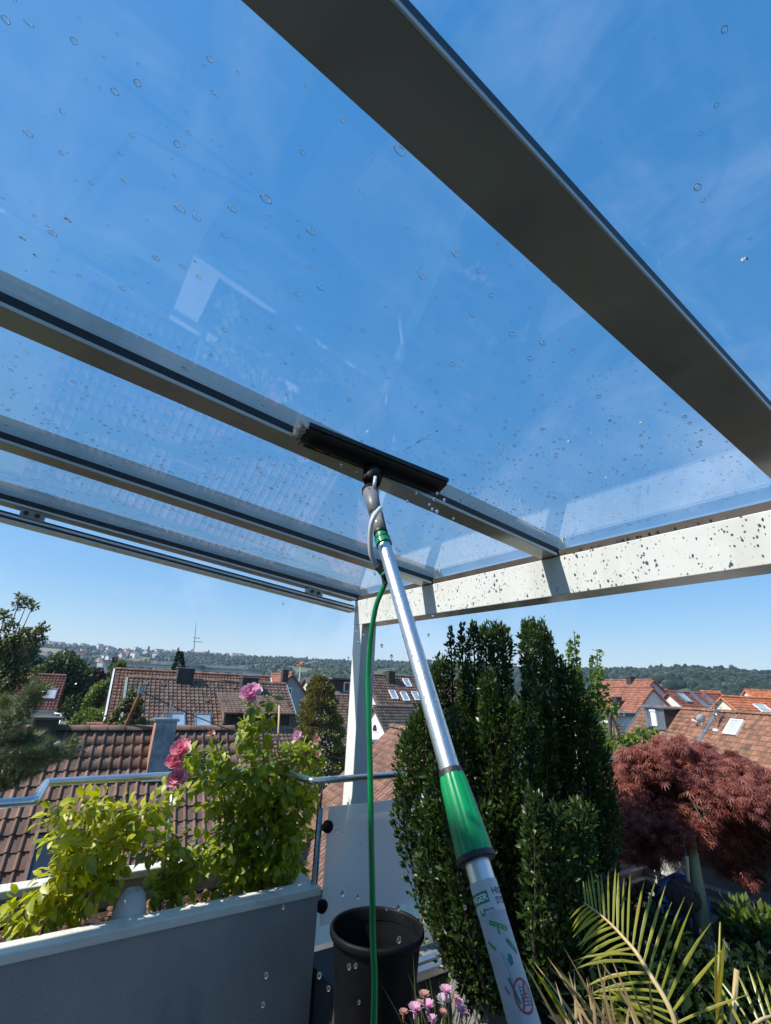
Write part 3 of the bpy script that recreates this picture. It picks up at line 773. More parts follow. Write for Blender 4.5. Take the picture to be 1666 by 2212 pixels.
# --- near brown roof below the terrace
A, B = ridge(-230, 508, 1577, 332, 14.5, 5)
_rd = unit(B - A); _n = V(_rd[1], -_rd[0], 0); _n = -_n if _n @ FH > 0 else _n
_pl = Plane(A, B, _n, 5.2, 5.2 * math.tan(R(44)))
def hole_at(pl, px, py, w, h):
    a, t = pl.loc(px, py); return (a - w / 2, a + w / 2, t - h / 2, t + h / 2)
H = [hole_at(_pl, 118, 1862, .95, 1.25)]
h1, roof1, pl1, n1_, g1 = house('tiled_house', 'nearest house with weathered brown wavy tile roof just below the railing', A, B, 5.2, 44, 'render_cream', 'tile_brown', keep=300, simple=False, holes=H, tw=.225, tl=.36)
skylight(pl1, roof1, 118, 1862, .95, 1.25, 'board_brown', 'glass_dark')
p, top, ex, ey = chimney(h1, pl1, 340, 1655, 1556, .50, .50, 'brick_orange')
a_, t_ = pl1.loc(340, 1655)
fr = n1_
MB().obox(V(p[0], p[1], (p[2] - .5 + top) / 2) + fr * .265, ex, fr, V(0, 0, 1), .255, .012, (top - p[2] + .5) / 2 - .01).build('chimney_shaded_front', 'shaded_sheet', h1)  # front face coloured as the shaded side of the orange stack
mb = MB(); pl1.slab(a_ - .36, a_ + .34, t_ + .2, t_ + .48, .05, .075, mb); mb.build('chimney_flashing', 'zinc', h1)
for dx, hh in ((-.08, .3), (.05, .42), (.12, .38)):
    q = V(p[0], p[1], top + .05) + ex * dx; MB().tube([q, q + V(0, 0, hh)], .022, 6).build('flue_pipe', 'steel', h1)
chimney(h1, pl1, 88, 1590, 1553, .62, .5, 'chimney_dark', 'tile_dark')
# rusty service mast at the ridge, its wire
a_, t_ = pl1.loc(266, 1575); q = pl1.pt(a_, t_)
tp = atD(304, 1497, (q - EYE) @ FH)
mast = thing('rusty_mast', 'rusty leaning steel mast at the ridge of the nearest roof', 'mast', q - V(0, 0, .1))
MB().tube([q - V(0, 0, .1), tp], .05, 8).build('pole', 'rust_pole', mast)
MB().obox(tp + V(0, 0, .08), V(1, 0, 0), V(0, 1, 0), V(0, 0, 1), .07, .07, .1).build('insulator_head', 'zinc', mast)
wp = [tp + V(0, 0, .05) + (atD(770, 1646, 17) - tp) * k - V(0, 0, .55 * 4 * k * (1 - k) * .5) for k in np.linspace(0, 1, 16)]
tag(MB().tube(wp, .014, 5).build('power_cable', 'rubber'), 'thin black cable sagging from the rusty mast past the rose', 'cable')

# --- long brown house behind it, with dormer and skylights
A, B = ridge(273, 619, 1471, 446, 33, 5)
_rd = unit(B - A); _n = V(_rd[1], -_rd[0], 0); _n = -_n if _n @ FH > 0 else _n
_pl = Plane(A, B, _n, 7.2, 7.2 * math.tan(R(36)))
dorm_a0, dorm_t1 = _pl.loc(468, 1496); _, dorm_t2 = _pl.loc(468, 1570)
dw = 4.3
H = [hole_at(_pl, 381, 1559, .95, 1.2), hole_at(_pl, 438, 1560, .95, 1.2), (dorm_a0 + .05, dorm_a0 + dw, dorm_t1 + .2, dorm_t2 + .2)]
h2, roof2, pl2, n2_, g2 = house('long_tiled_house', 'long brown tiled house with a dormer and two skylights behind the nearest roof', A, B, 7.2, 36, 'render_white', 'tile_mid', keep=290, simple=True, barge='zinc_green', holes=H)
for px_, py_ in ((381, 1559), (438, 1560)): skylight(pl2, roof2, px_, py_, .92, 1.2, 'zinc', 'glass_sky')
# shed dormer: cheeks, dark front, its own little tiled slope
Pj0, Pj1 = pl2.pt(dorm_a0, dorm_t1), pl2.pt(dorm_a0 + dw, dorm_t1)
run = (dorm_t2 - dorm_t1) * math.cos(R(36)) + .35
dpl = Plane(Pj0, Pj1, n2_, run, run * math.tan(R(20)))
mb = MB(); dpl.slab(0, dpl.len, 0, dpl.sl, -.08, .03, mb); dr = mb.build('dormer_roof', 'tile_mid', h2)
tiles(dpl, dr, 'tile_mid', .25, .31, simple=True, t0=.05)
for aa, nm, mm in ((.12, 'dormer_cheek', 'board_brown'), (dw - .12, 'dormer_cheek', 'board_brown')):
    p0 = pl2.pt(dorm_a0 + aa, dorm_t1 + .1, -.1); p1 = pl2.pt(dorm_a0 + aa, dorm_t2, -.1); p2 = dpl.pt(aa, dpl.sl - .35, -.1)
    MB().prism([p0, p1, p2], pl2.e1 * .1).build(nm, mm, h2)
q0, q1 = pl2.pt(dorm_a0 + .22, dorm_t2, -.2), dpl.pt(.22, dpl.sl - .4, -.1)
MB().prism([q0, q0 + pl2.e1 * (dw - .34), V(*(q1 + pl2.e1 * (dw - .34))), q1], -n2_ * .12).build('dormer_front', 'board_dark', h2)
MB().obox(q0 * .45 + q1 * .55 + pl2.e1 * 1.1 + n2_ * .03, pl2.e1, V(0, 0, 1), n2_, .7, .42, .03).build('dormer_window', 'glass_dark', h2)
chimney(h2, pl2, 536, 1492, 1464, 1.05, .7, 'chimney_dark', 'zinc')
chimney(h2, pl2, 398, 1470, 1444, 1.0, .7, 'chimney_dark', 'zinc')
for px_, py_ in ((446, 1514), (486, 1517), (315, 1478), (352, 1480), (505, 1486)):
    a_, t_ = pl2.loc(px_, py_); q = pl2.pt(a_, t_, .03); MB().obox(q, pl2.e1, pl2.e2, pl2.n, .12, .16, .07).build('roof_vent', 'tile_dark', roof2)
a_, t_ = pl2.loc(411, 1465); q = pl2.pt(a_, t_)
an = thing('television_antenna', 'tall thin television antenna on the long brown roof left of the rose', 'antenna', q - V(0, 0, .1))
dq = (q - EYE) @ FH; tp = atD(424, 1345, dq)
MB().tube([q - V(0, 0, .1), atD(420, 1395, dq), tp], [.03, .025, .012], 6).build('mast', 'steel_dark', an)
for yy, ln in ((1378, .34), (1386, .5)):
    c = atD(421, yy, dq); MB().tube([c - V(.3, .8, 0) * ln * .3, c + V(.35, .9, 0) * ln], .015, 5).build('boom', 'steel_dark', an)
    for k in range(4):
        e = c + V(.35, .9, 0) * ln * (k / 3); MB().tube([e - V(.25, -.1, 0), e + V(.25, -.1, 0)], .012, 4).build('element', 'steel_dark', an)
# its rear neighbour with white barge boards
A, B = ridge(245, 585, 1454, 420, 41, 5)
h2b, roof2b, pl2b, n2b, g2b = house('gabled_house', 'reddish brown house with white barge boards behind the long brown roof', A, B, 6.4, 44, 'render_white', 'tile_rust', barge='paint_white', simple=True)
a_, t_ = pl2b.loc(258, 1545)
MB().obox(pl2b.pt(.9, pl2b.sl, 0) + V(0, 0, -1.0) - n2b * .2, pl2b.e1, V(0, 0, 1), n2b, .5, .7, .05).build('window', 'glass_dark', h2b)

# --- house with the red roof on the far left
A, B = ridge(18, 146, 1458, 100, 45, 6)
h3, roof3, pl3, n3_, g3 = house('red_roofed_house', 'small white house with maroon roof among the trees at far left', A, B, 2.7, 46, 'render_white', 'tile_maroon', simple=True)
skylight(pl3, roof3, 104, 1500, 1.2, 1.1, 'zinc', 'blind_pale')
for px_ in (76, 110):
    c = atD(px_, 1543, 43.5); 
    MB().obox(pl3.pt(pl3.loc(px_, 1515)[0], pl3.sl) + V(0, 0, -1.5) - n3_ * .3, pl3.e1, V(0, 0, 1), n3_, .5, .6, .06).build('window', 'glass_dark', h3)
# low red porch roof by the white gable
A, B = ridge(186, 262, 1565, 228, 30, 5)
house('porch_shed', 'low red hipped porch roof beside the white gable', A, B, 2.6, 30, 'render_white', 'tile_red', simple=True)

# --- gable of the grey blue house
A, B = ridge(588, 633.6, 1456, 615, 47, -84)
h4, roof4, pl4, n4_, g4 = house('blue_gabled_house', 'grey blue gable house with orange tile roof between the rose and the conifer', A, B, 4.0, 46, 'render_blue', 'tile_red', simple=True)
MB().obox(B - unit(B - A) * .21 + V(0, 0, -1.9) + n4_ * .4, V(0, 1, 0), V(0, 0, 1), V(1, 0, 0), .5, .75, .06).build('window', 'paint_white', h4)
MB().obox(B - unit(B - A) * .15 + V(0, 0, -1.9) + n4_ * .4, V(0, 1, 0), V(0, 0, 1), V(1, 0, 0), .4, .62, .06).build('window_pane', 'glass_dark', h4)
chimney(h4, pl4, 613, 1480, 1447, .55, .5, 'chimney_dark')
# --- grey felt roofed house behind the conifer
A, B = ridge(658, 800, 1466, 710, 50, 3)
h5, roof5, pl5, n5_, g5 = house('grey_roofed_house', 'house with flat grey roof, dark dormer and cream gable behind the conifer', A, B, 6.0, 34, 'render_cream', 'felt_grey', lay=False, caps=False)
a0, t0_ = pl5.loc(716, 1480)
q = pl5.pt(a0, t0_); 
MB().obox(q + pl5.e1 * 2.6 + V(0, 0, -.2) - n5_ * .5, pl5.e1, n5_, V(0, 0, 1), 2.7, 1.2, .75).build('dormer', 'board_dark', h5)
MB().obox(q + pl5.e1 * 2.5 + V(0, 0, .62) - n5_ * .4, pl5.e1, n5_, V(0, 0, 1), 3.0, 1.5, .08).build('dormer_roof', 'felt_grey', h5)
MB().obox(q + pl5.e1 * 1.6 + V(0, 0, -.1) + n5_ * .72, pl5.e1, V(0, 0, 1), n5_, .62, .45, .05).build('window_frame', 'paint_white', h5)
for k in (-.28, .28): MB().obox(q + pl5.e1 * (1.6 + k) + V(0, 0, -.1) + n5_ * .78, pl5.e1, V(0, 0, 1), n5_, .22, .36, .03).build('window_pane', 'glass_dark', h5)
A, B = ridge(700, 766, 1502, 735, 43, 4)
house('shed_roofed_house', 'brown tiled roof partly hidden by the conifer left of the canopy post', A, B, 4.2, 40, 'render_white', 'tile_mid', simple=True)
# --- brown roof with four small skylights right of the post
A, B = ridge(786, 985, 1460, 850, 44, 5)
h6, roof6, pl6, n6_, g6 = house('skylight_house', 'large brown roof with four small skylights right of the canopy post', A, B, 5.2, 43, 'render_white', 'tile_mid', simple=True)
for px_, py_ in ((879, 1476), (849.6, 1502), (874.5, 1506), (898.6, 1505)): skylight(pl6, roof6, px_, py_, .62, .95, 'paint_white', 'glass_sky')
chimney(h6, pl6, 843.6, 1472, 1450, .62, .5, 'chimney_dark')
# --- small pink gable with arched window
A, B = ridge(806, 960, 1527, 850, 40, 5)
h7, roof7, pl7, n7_, g7 = house('arched_window_house', 'pale pink gable with arched window and dark grey roof behind the hose', A, B, 3.4, 40, 'render_pink', 'tile_dark', simple=True)
gd = -unit(B - A); gp = A + unit(B - A) * .25 + gd * .03
arc = [(-.42, 0), (.42, 0)] + [(.42 * math.cos(q), .55 * math.sin(q)) for q in np.linspace(0, math.pi, 9)]
gx = n7_
MB().prism([gp + gx * (.15 + u_) + V(0, 0, -1.75 + v_) for u_, v_ in arc], gd * .05).build('arched_window', 'paint_white', h7)
MB().prism([gp + gd * .05 + gx * (.15 + u_ * .78) + V(0, 0, -1.70 + v_ * .8) for u_, v_ in arc], gd * .02).build('arched_pane', 'glass_dark', h7)
MB().obox(gp + gd * .7 + gx * .2 + V(0, 0, -2.15), gx, gd, V(0, 0, 1), 2.0, .7, .09).build('awning', 'paint_white', h7)
MB().obox(gp + gd * .05 + gx * .2 + V(0, 0, -3.0), gx, gd, V(0, 0, 1), 1.3, .05, .6).build('balcony_door', 'glass_dark', h7)

# --- rose coloured roof right behind the frosted glass
A, B = ridge(846, 1000, 1574, 868, 19.5, -78)
h8, roof8, pl8, n8_, g8 = house('rose_tiled_house', 'house with pale rose brown tile roof seen behind the post and hedge', A, B, 6.0, 39, 'render_white', 'tile_rose', keep=290, simple=True, tw=.22, tl=.26)

# --- right hand side
A, B = ridge(1391, 1800, 1536, 1540, 30, -58)
_rd = unit(B - A); _n = V(_rd[1], -_rd[0], 0); _n = -_n if _n @ FH > 0 else _n
_pl = Plane(A, B, _n, 2.5, 2.5 * math.tan(R(49)))
da0, dt1 = _pl.loc(1440, 1534); _, dt2 = _pl.loc(1443, 1578)
H = [hole_at(_pl, 1587, 1573, 1.0, 1.05), (da0 - .95, da0 + 1.35, dt1, dt2 + .1)]
h9, roof9, pl9, n9_, g9 = house('zinc_dormer_house', 'terracotta tiled house with a grey zinc dormer above the red maple', A, B, 2.5, 49, 'render_white', 'tile_rust', keep=290, simple=True, tw=.27, tl=.30, barge='zinc', holes=H, over=.3)
skylight(pl9, roof9, 1587, 1573, .95, 1.0, 'paint_white', 'blind_pale')
# dormer box with standing seams
c0 = pl9.pt(da0 + .2, dt2, 0); hh = 1.28; ex = pl9.e1
fz = [c0 - ex * 1.10, c0 + ex * 1.10, c0 + ex * 1.10 + V(0, 0, hh), c0 - ex * 1.10 + V(0, 0, hh)]
MB().prism(fz, -n9_ * 1.15).build('dormer', 'zinc', h9)
MB().prism([c0 + ex * 1.102 + V(0, 0, .04), c0 + ex * 1.102 + V(0, 0, hh - .03), c0 + ex * 1.102 - n9_ * 1.16 + V(0, 0, hh - .03)], ex * .012).build('dormer_cheek', 'board_dark', h9)
for k in (-.78, -.48, .42, .76): MB().obox(c0 + ex * k + V(0, 0, hh / 2) + n9_ * .012, ex, V(0, 0, 1), n9_, .012, hh / 2 - .02, .014).build('seam', 'zinc', h9)
MB().obox(c0 + V(0, 0, hh + .05) - n9_ * .5, ex, n9_, V(0, 0, 1), 1.25, .68, .035).build('dormer_roof', 'zinc', h9)
for k in (-.95, -.5, 0, .5, .95): MB().obox(c0 + ex * k + V(0, 0, hh + .09) - n9_ * .5, ex, n9_, V(0, 0, 1), .015, .66, .02).build('roof_seam', 'zinc', h9)
MB().obox(c0 - ex * .05 + V(0, 0, .62) + n9_ * .03, ex, V(0, 0, 1), n9_, .28, .44, .03).build('dormer_window', 'paint_white', h9)
MB().obox(c0 - ex * .05 + V(0, 0, 1.12) + n9_ * .05, ex, V(0, 0, 1), n9_, .32, .06, .05).build('shutter_box', 'paint_white', h9)
MB().obox(c0 + V(0, 0, .05) + n9_ * .06, ex, V(0, 0, 1), n9_, 1.15, .06, .08).build('dormer_sill', 'zinc', h9)
a0, t0_ = pl9.loc(1553, 1535); mb = MB(); pl9.slab(a0 - .11, a0 + .11, 0, pl9.sl, .03, .085, mb); mb.build('joint_flashing', 'zinc', roof9)
a1, t1 = pl9.loc(1533, 1601); sg = thing('snow_guard', 'grey metal snow guard grating along the terracotta roof', 'snow guard', pl9.pt(a0, pl9.sl - .55, .02))
gl_ = pl9.len - a0 - .2
for hh_ in (.05, .2): MB().tube([pl9.pt(a0 + .15, pl9.sl - .55, hh_), pl9.pt(a0 + gl_, pl9.sl - .55, hh_)], .016, 5).build('rail', 'zinc', sg)
for k in np.arange(.2, gl_ - .1, .16): MB().tube([pl9.pt(a0 + k, pl9.sl - .55, .03), pl9.pt(a0 + k, pl9.sl - .55, .2)], .012, 4).build('bar', 'zinc', sg)
a2, t2 = pl9.loc(1550, 1577); q = pl9.pt(a2, t2); dq = (q - EYE) @ FH
an = thing('roof_mast_antenna', 'wooden mast with tangled antenna on the terracotta roof by the skylight', 'antenna', q)
tp = atD(1540, 1512, dq)
MB().tube([q - V(0, 0, .1), tp], .045, 7).build('mast', 'wood_pole', an); MB().obox(q, ex, n9_, V(0, 0, 1), .18, .14, .06).build('mast_foot', 'paint_white', an)
for k in range(12):
    c = tp - V(0, 0, .06 + .07 * k); dd = rand_unit(1)[0] * V(1, 1, .25); MB().tube([c - dd * .42, c + dd * .42], .018, 4).build('element', 'zinc', an)
MB().tube([tp, atD(1600, 1523, dq - 1.5), atD(1666, 1535, dq - 3), atD(1720, 1545, dq - 4)], .012, 4).build('wire', 'zinc', an)
a3, t3 = pl9.loc(1522, 1583); q = pl9.pt(a3, t3)
sd = thing('satellite_dish', 'grey satellite dish seen edge on upon the terracotta roof', 'satellite dish', q)
MB().tube([q, q + V(0, 0, .75)], .03, 6).build('stand', 'zinc', sd)
MB().lathe([(.0, .0), (.16, .02), (.26, .06), (.28, .07)], q + V(0, 0, .72) - ex * .05, 18, ax=-ex + V(0, 0, .35)).build('dish', 'render_white', sd, smooth=True)
MB().tube([q + V(0, 0, .45), q + V(0, 0, .62) - ex * .75], .018, 5).build('feed_arm', 'paint_white', sd)
MB().obox(q + V(0, 0, .64) - ex * .78, ex, n9_, V(0, 0, 1), .07, .05, .05).build('receiver', 'paint_white', sd)

A, B = ridge(1285, 1414, 1469, 1380, 56, -64)
h10, roof10, pl10, n10, g10 = house('tall_red_house', 'tall house with faded red roof against the wooded hill', A, B, 4.6, 42, 'render_white', 'tile_red', simple=True)
chimney(h10, pl10, 1364, 1474, 1462, .8, .7, 'chimney_dark')
A, B = ridge(1290, 1413, 1485.5, 1380, 50, -64)
h10b, roof10b, pl10b, n10b, _ = house('low_red_house', 'lower faded red roof standing in front of the tall red house', A, B, 5.6, 45, 'render_white', 'tile_red', simple=True)
chimney(h10b, pl10b, 1335, 1530, 1506, .75, .6, 'chimney_dark')
wb = thing('white_flat_house', 'white house with dark flat roof beside the utility pole', 'house', V(*(lambda p: (p[0], p[1], float(terrain(p[0], p[1])) - .6))(atD(1352, 1560, 40))))
b0, b1 = atD(1312, 1546, 39), atD(1395, 1552, 41); bd = unit((b1 - b0) * V(1, 1, 0)); bn = V(bd[1], -bd[0], 0); bn = -bn if bn @ FH > 0 else bn
gz_ = BASE[wb.name][2]; zt = b0[2]
MB().obox((b0 + b1) / 2 * V(1, 1, 0) + V(0, 0, (zt + gz_) / 2) - bn * 3, bd, bn, V(0, 0, 1), np.linalg.norm(b1 - b0) / 2, 3, (zt - gz_) / 2).build('wall', 'render_white', wb)
MB().obox((b0 + b1) / 2 * V(1, 1, 0) + V(0, 0, zt + .12) - bn * 3, bd, bn, V(0, 0, 1), np.linalg.norm(b1 - b0) / 2 + .3, 3.3, .12).build('roof', 'felt_grey', wb)
MB().obox((b0 * .55 + b1 * .45) * V(1, 1, 0) + V(0, 0, zt - 2.6) + bn * .03, bd, bn, V(0, 0, 1), .5, .04, .7).build('window', 'glass_dark', wb)
A, B = ridge(1262, 1338, 1566, 1310, 33, 33)
house('grey_shed', 'low dark grey gabled shed left of the utility pole', A, B, 3.0, 34, 'render_white', 'tile_dark', simple=True)
for nm, lab, Lx, Rx, py, D_, th, half, pit, wl, tl_ in (
        ('maroon_roofed_house', 'maroon tiled house with a white gable behind the terracotta roof', 1442, 1560, 1497, 50, 14, 4.5, 40, 'render_white', 'tile_maroon'),
        ('orange_roofed_house', 'bright orange tiled roof at the right edge behind the terracotta roof', 1556, 1780, 1507, 44, 18, 5.0, 40, 'render_cream', 'tile_orange'),
        ('far_orange_house', 'farther orange tiled roof at the right edge under the wood', 1608, 1760, 1491, 72, 34, 5.0, 38, 'render_white', 'tile_orange'),
        ('small_orange_house', 'small orange roof peeping between the maroon and bright orange roofs', 1512, 1556, 1494, 64, 36, 5.0, 36, 'render_cream', 'tile_orange'),
        ('left_orange_house', 'orange roof corner left of the maroon roofed house', 1418, 1446, 1490, 60, 36, 4.0, 36, 'render_white', 'tile_orange')):
    A, B = ridge(Lx, Rx, py, (Lx + Rx) / 2 if Rx < 1700 else (Lx + 1666) / 2, D_, th)
    t, rf, pl, n_, _ = house(nm, lab, A, B, half, pit, wl, tl_, simple=True)
    if nm == 'maroon_roofed_house':
        skylight(pl, rf, 1478, 1508, .9, 1.3, 'zinc', 'glass_sky')
        for px_ in (1500, 1523):
            a_, t_ = pl.loc(px_, 1508); mb = MB(); pl.slab(a_ - .15, a_ + .15, .3, 3.6, .05, .3, mb); mb.build('parapet_strip', 'zinc', rf)
    if nm == 'orange_roofed_house':
        skylight(pl, rf, 1650, 1533, 1.3, 1.1, 'paint_white', 'blind_pale')
# flat roofed halls in the valley
for i, (x0, x1, yt, yb, D_, m_w, lab) in enumerate(((262, 392, 1437, 1452, 150, 'zinc', 'long grey blue flat hall in the valley left of the antenna'),
                                                    (368, 420, 1440, 1456, 120, 'render_pink', 'short pinkish hall with rounded roof below the antenna'),
                                                    (412, 552, 1446, 1458, 135, 'render_white', 'long white flat hall in the valley right of the antenna'))):
    a, b = atD(x0, yt, D_), atD(x1, yt, D_); dr_ = unit((b - a) * V(1, 1, 0)); nn_ = V(dr_[1], -dr_[0], 0); mid = (a + b) / 2; gz_ = float(terrain(mid[0], mid[1])) - 1
    hl = np.linalg.norm((b - a)[:2]) / 2; zt = (a[2] + b[2]) / 2
    t = thing('flat_roofed_hall', lab, 'hall', (mid[0], mid[1], gz_))
    MB().obox(V(mid[0], mid[1], (zt + gz_) / 2), dr_, nn_, V(0, 0, 1), hl, 9, (zt - gz_) / 2).build('wall', m_w, t)
    MB().obox(V(mid[0], mid[1], zt + .35), dr_, nn_, V(0, 0, 1), hl + .5, 9.5, .35).build('roof', 'zinc' if i else 'felt_grey', t)
    sg_ = -1 if nn_ @ FH > 0 else 1
    for k in np.linspace(-.8, .8, 6 if hl > 8 else 3):
        MB().obox(V(mid[0], mid[1], zt - 1.5) + dr_ * hl * k + nn_ * 9.03 * sg_, dr_, nn_, V(0, 0, 1), hl * .09, .05, .6).build('window', 'glass_dark', t)
# tower crane on the valley floor
cb = atD(648, 1452, 330); cz = float(terrain(cb[0], cb[1])); ct = atD(650, 1436, 330)
cr = thing('tower_crane', 'thin tower crane with orange cab in front of the far hill', 'crane', (cb[0], cb[1], cz))
MB().tube([V(cb[0], cb[1], cz), ct], .55, 4).build('tower', 'crane_pale', cr)
je = atD(686, 1428, 360); MB().tube([ct, je], [.8, .4], 4).build('jib', 'crane_pale', cr)
MB().tube([ct, ct - (je - ct) * .18], .9, 4).build('counter_jib', 'crane_orange', cr); MB().obox(ct + (je - ct) * .06 + V(0, 0, .4), unit(je - ct), unit(np.cross(je - ct, (0, 0, 1))), V(0, 0, 1), 2.2, 1.1, 1.2).build('cab', 'crane_orange', cr)
# wooden utility pole on the right
pb = atD(1338, 1620, 26); pz = float(terrain(pb[0], pb[1])) - .3; dq = (pb - EYE) @ FH; tp = atD(1328, 1541, dq)
up_ = thing('utility_pole', 'brown wooden utility pole with cross arms in front of the white house', 'pole', (pb[0], pb[1], pz))
MB().tube([V(pb[0], pb[1], pz), tp], .085, 8).build('pole', 'wood_pole', up_)
for yy in (1546, 1568):
    c = atD(1329.5, yy, dq); MB().tube([c - RH * .55, c + RH * .5], .035, 6).build('cross_arm', 'rust_pole', up_)
    for k in (-.5, -.2, .2, .45): MB().tube([c + RH * k, c + RH * k + V(0, 0, .14)], .03, 6).build('insulator', 'zinc', up_)
MB().tube([atD(1324, 1572, dq), atD(1316, 1625, dq - .5)], .015, 5).build('stay_wire', 'zinc', up_)

# ------------------------------------------------------------------ terrace
FLOOR = -0.35
struct(MB().box(-4.15, 5.5, -3.2, 5.6, FLOOR - .25, FLOOR).build('terrace_floor', 'floor_tile', base=(0, 0, FLOOR)))
struct(MB().box(-3.3, 5.3, -3.1, 5.4, -7, FLOOR - .25).build('terrace_substructure', 'wall_grey', base=(0, 0, -7)))
struct(MB().box(-2.2, 6.5, -3.1, -2.75, FLOOR + .001, 5.35).build('house_wall', 'render_white', base=(0, -2.8, FLOOR)))
pw = thing('parapet_wall', 'low grey parapet wall behind the red maple', 'wall', (-2.9, 5.2, 0))
MB().box(-3.06, -2.90, 3.3, 5.30, .002, .52).build('wall_panel', 'wall_grey', pw)
MB().box(-2.90, 5.2, 5.14, 5.30, .002, .52).build('wall_panel', 'wall_grey', pw)
MB().box(-3.08, -2.88, 3.28, 5.32, .52, .56).build('coping', 'planter_cap', pw)
MB().box(-2.88, 5.2, 5.12, 5.32, .52, .56).build('coping', 'planter_cap', pw)
for zz in (.045, .13):
    MB().box(-2.90, -2.87, 3.3, 5.11, zz, zz + .022).build('base_rail', 'stone_light', pw); MB().box(-2.87, 5.2, 5.11, 5.14, zz, zz + .022).build('base_rail', 'stone_light', pw)
struct(MB().box(-3.05, 5.2, 2.5, 5.4, FLOOR + .001, .0).build('raised_bed', 'wall_grey', base=(0, 4, FLOOR)))
bed = MB()
gx_, gy_ = np.linspace(-2.86, 2.2, 26), np.linspace(2.55, 5.10, 14)
bed.add([(x, y, .02 + .10 * math.sin(x * 2.3 + 1) * math.cos(y * 1.9) + .06 + .02 * math.sin(x * 9) * math.sin(y * 7)) for y in gy_ for x in gx_],
        [(j * 26 + i, j * 26 + i + 1, (j + 1) * 26 + i + 1, (j + 1) * 26 + i) for j in range(13) for i in range(25)])
struct(bed.build('garden_bed', 'soil', base=(0, 4, 0), smooth=True))

# balustrade: bent tube handrail, posts, clamps, frosted panels
rl = thing('balcony_railing', 'stainless tube handrail with frosted glass panels around the terrace', 'railing', (-3.2, 1.8, 0))
def bend(pts, r_=.03, n=4):
    out = [pts[0]]
    for i in range(1, len(pts) - 1):
        a, b, c = pts[i - 1], pts[i], pts[i + 1]
        p0, p1 = b + unit(a - b) * r_, b + unit(c - b) * r_
        out += [p0 * (1 - t) ** 2 + b * 2 * t * (1 - t) + p1 * t * t for t in np.linspace(0, 1, n)]
    return out + [pts[-1]]
RZ = 1.0
hr_pts = [V(-3.22, -2.4, RZ), V(-3.22, .175, RZ), V(-3.72, .235, RZ), V(-3.72, 1.66, RZ), V(-3.20, 1.72, RZ), V(-3.20, 5.42, RZ), V(5.2, 5.42, RZ)]
MB().tube(bend(hr_pts), .0225, 16).build('handrail', 'steel', rl, smooth=True)
for x, y in ((-3.2, 1.795), (-3.2, 3.42), (-3.2, 5.3), (-1.2, 5.42), (1.0, 5.42), (-3.22, -.9)):
    MB().tube([V(x, y, FLOOR + .002), V(x, y, .84)], .021, 14).build('post', 'steel_dark', rl, smooth=True)
    MB().tube([V(x, y, .84), V(x, y, RZ)], .007, 8).build('post_pin', 'steel_dark', rl, smooth=True)
for y0, y1 in ((1.845, 3.37), (3.47, 5.22)):
    gp_ = MB().box(-3.188, -3.176, y0, y1, .20, .845).build('glass_panel', 'pane', rl)
    gp_.data.materials.append(MATS['frosted']); gp_.data.polygons[3].material_index = 1      # etched on the terrace side only
    for yy, s in ((y0 - .05, 1), (y1 + .05, -1)):
        for zz in (.30, .73):
            MB().lathe([(0, -.016), (.036, -.014), (.038, 0), (.036, .014), (0, .016)], V(-3.18, yy + s * .055, zz), 16, ax=V(1, 0, 0)).build('glass_clamp', 'black_plastic', rl, smooth=True)
            MB().box(-3.192, -3.172, min(yy, yy + s * .05), max(yy, yy + s * .05), zz - .02, zz + .02).build('clamp_arm', 'steel_dark', rl)
struct(MB().box(-3.34, -2.72, 1.83, 2.495, FLOOR + .001, .0).build('kerb', 'asphalt', base=(-3.0, 2.2, FLOOR)))
tr_ = thing('floor_track', 'grey aluminium double track on the floor right of the black pot', 'track', (-2.75, 2.6, 0.002))
for k in (0, .08): MB().box(-2.86 + k, -2.81 + k, 1.9, 2.9, .002, .05).build('rail', 'alu', tr_)

# planter
pl_ = thing('planter', 'long white rendered planter box in front of the railing', 'planter', (-3.6, .8, FLOOR))
PX0, PX1, PY0, PY1, PT = -4.05, -3.147, -.14, 1.80, .42
for nm, b in (('front_wall', (PX1 - .10, PX1, PY0, PY1)), ('rear_wall', (PX0, PX0 + .10, PY0, PY1)), ('end_wall', (PX0 + .10, PX1 - .10, PY1 - .10, PY1)), ('end_wall', (PX0 + .10, PX1 - .10, PY0, PY0 + .1))):
    MB().box(*b, FLOOR + .002, PT - .045).build(nm, 'planter_render', pl_)
for b in ((PX1 - .115, PX1 + .012, PY0, PY1 + .012), (PX0 - .012, PX0 + .115, PY0, PY1 + .012), (PX0 + .115, PX1 - .115, PY1 - .115, PY1 + .012)):
    MB().box(*b, PT - .045, PT).build('coping', 'planter_cap', pl_, bevel=.006)
MB().box(PX0 + .115, PX1 - .115, -.14, .085, PT - .10, PT - .03).build('end_slab', 'planter_cap', pl_, bevel=.004)
MB().box(PX0 + .1, PX1 - .1, .08, PY1 - .1, .03, .24).build('soil', 'soil', pl_)
n = 420
pos = np.stack([RNG.uniform(PX0 + .12, PX1 - .12, n), RNG.uniform(.1, PY1 - .12, n), .245 + RNG.random(n) * .02], 1)
scatter('bark_chips', (np.array([(-.5, -.3, 0), (.5, -.25, .1), (.45, .3, 0), (-.5, .3, .1), (0, 0, .25)]), [(0, 1, 4), (1, 2, 4), (2, 3, 4), (3, 0, 4)]), pos, frames(rand_unit(n), rand_unit(n) * .6 + V(0, 0, 1)), RNG.uniform(.02, .05, n), 'bark_chip', pl_, smooth=False)
c = atX(279, 1975, -3.34); c[2] = .24
MB().lathe([(.095, 0), (.095, .09), (.084, .18), (.065, .247), (.039, .275), (.034, .27), (0, .27)], c, 24).build('garden_dome', 'stone_light', smooth=True)
tag(bpy.data.objects['garden_dome'], 'pale stone dome lamp standing in the planter soil', 'garden dome')

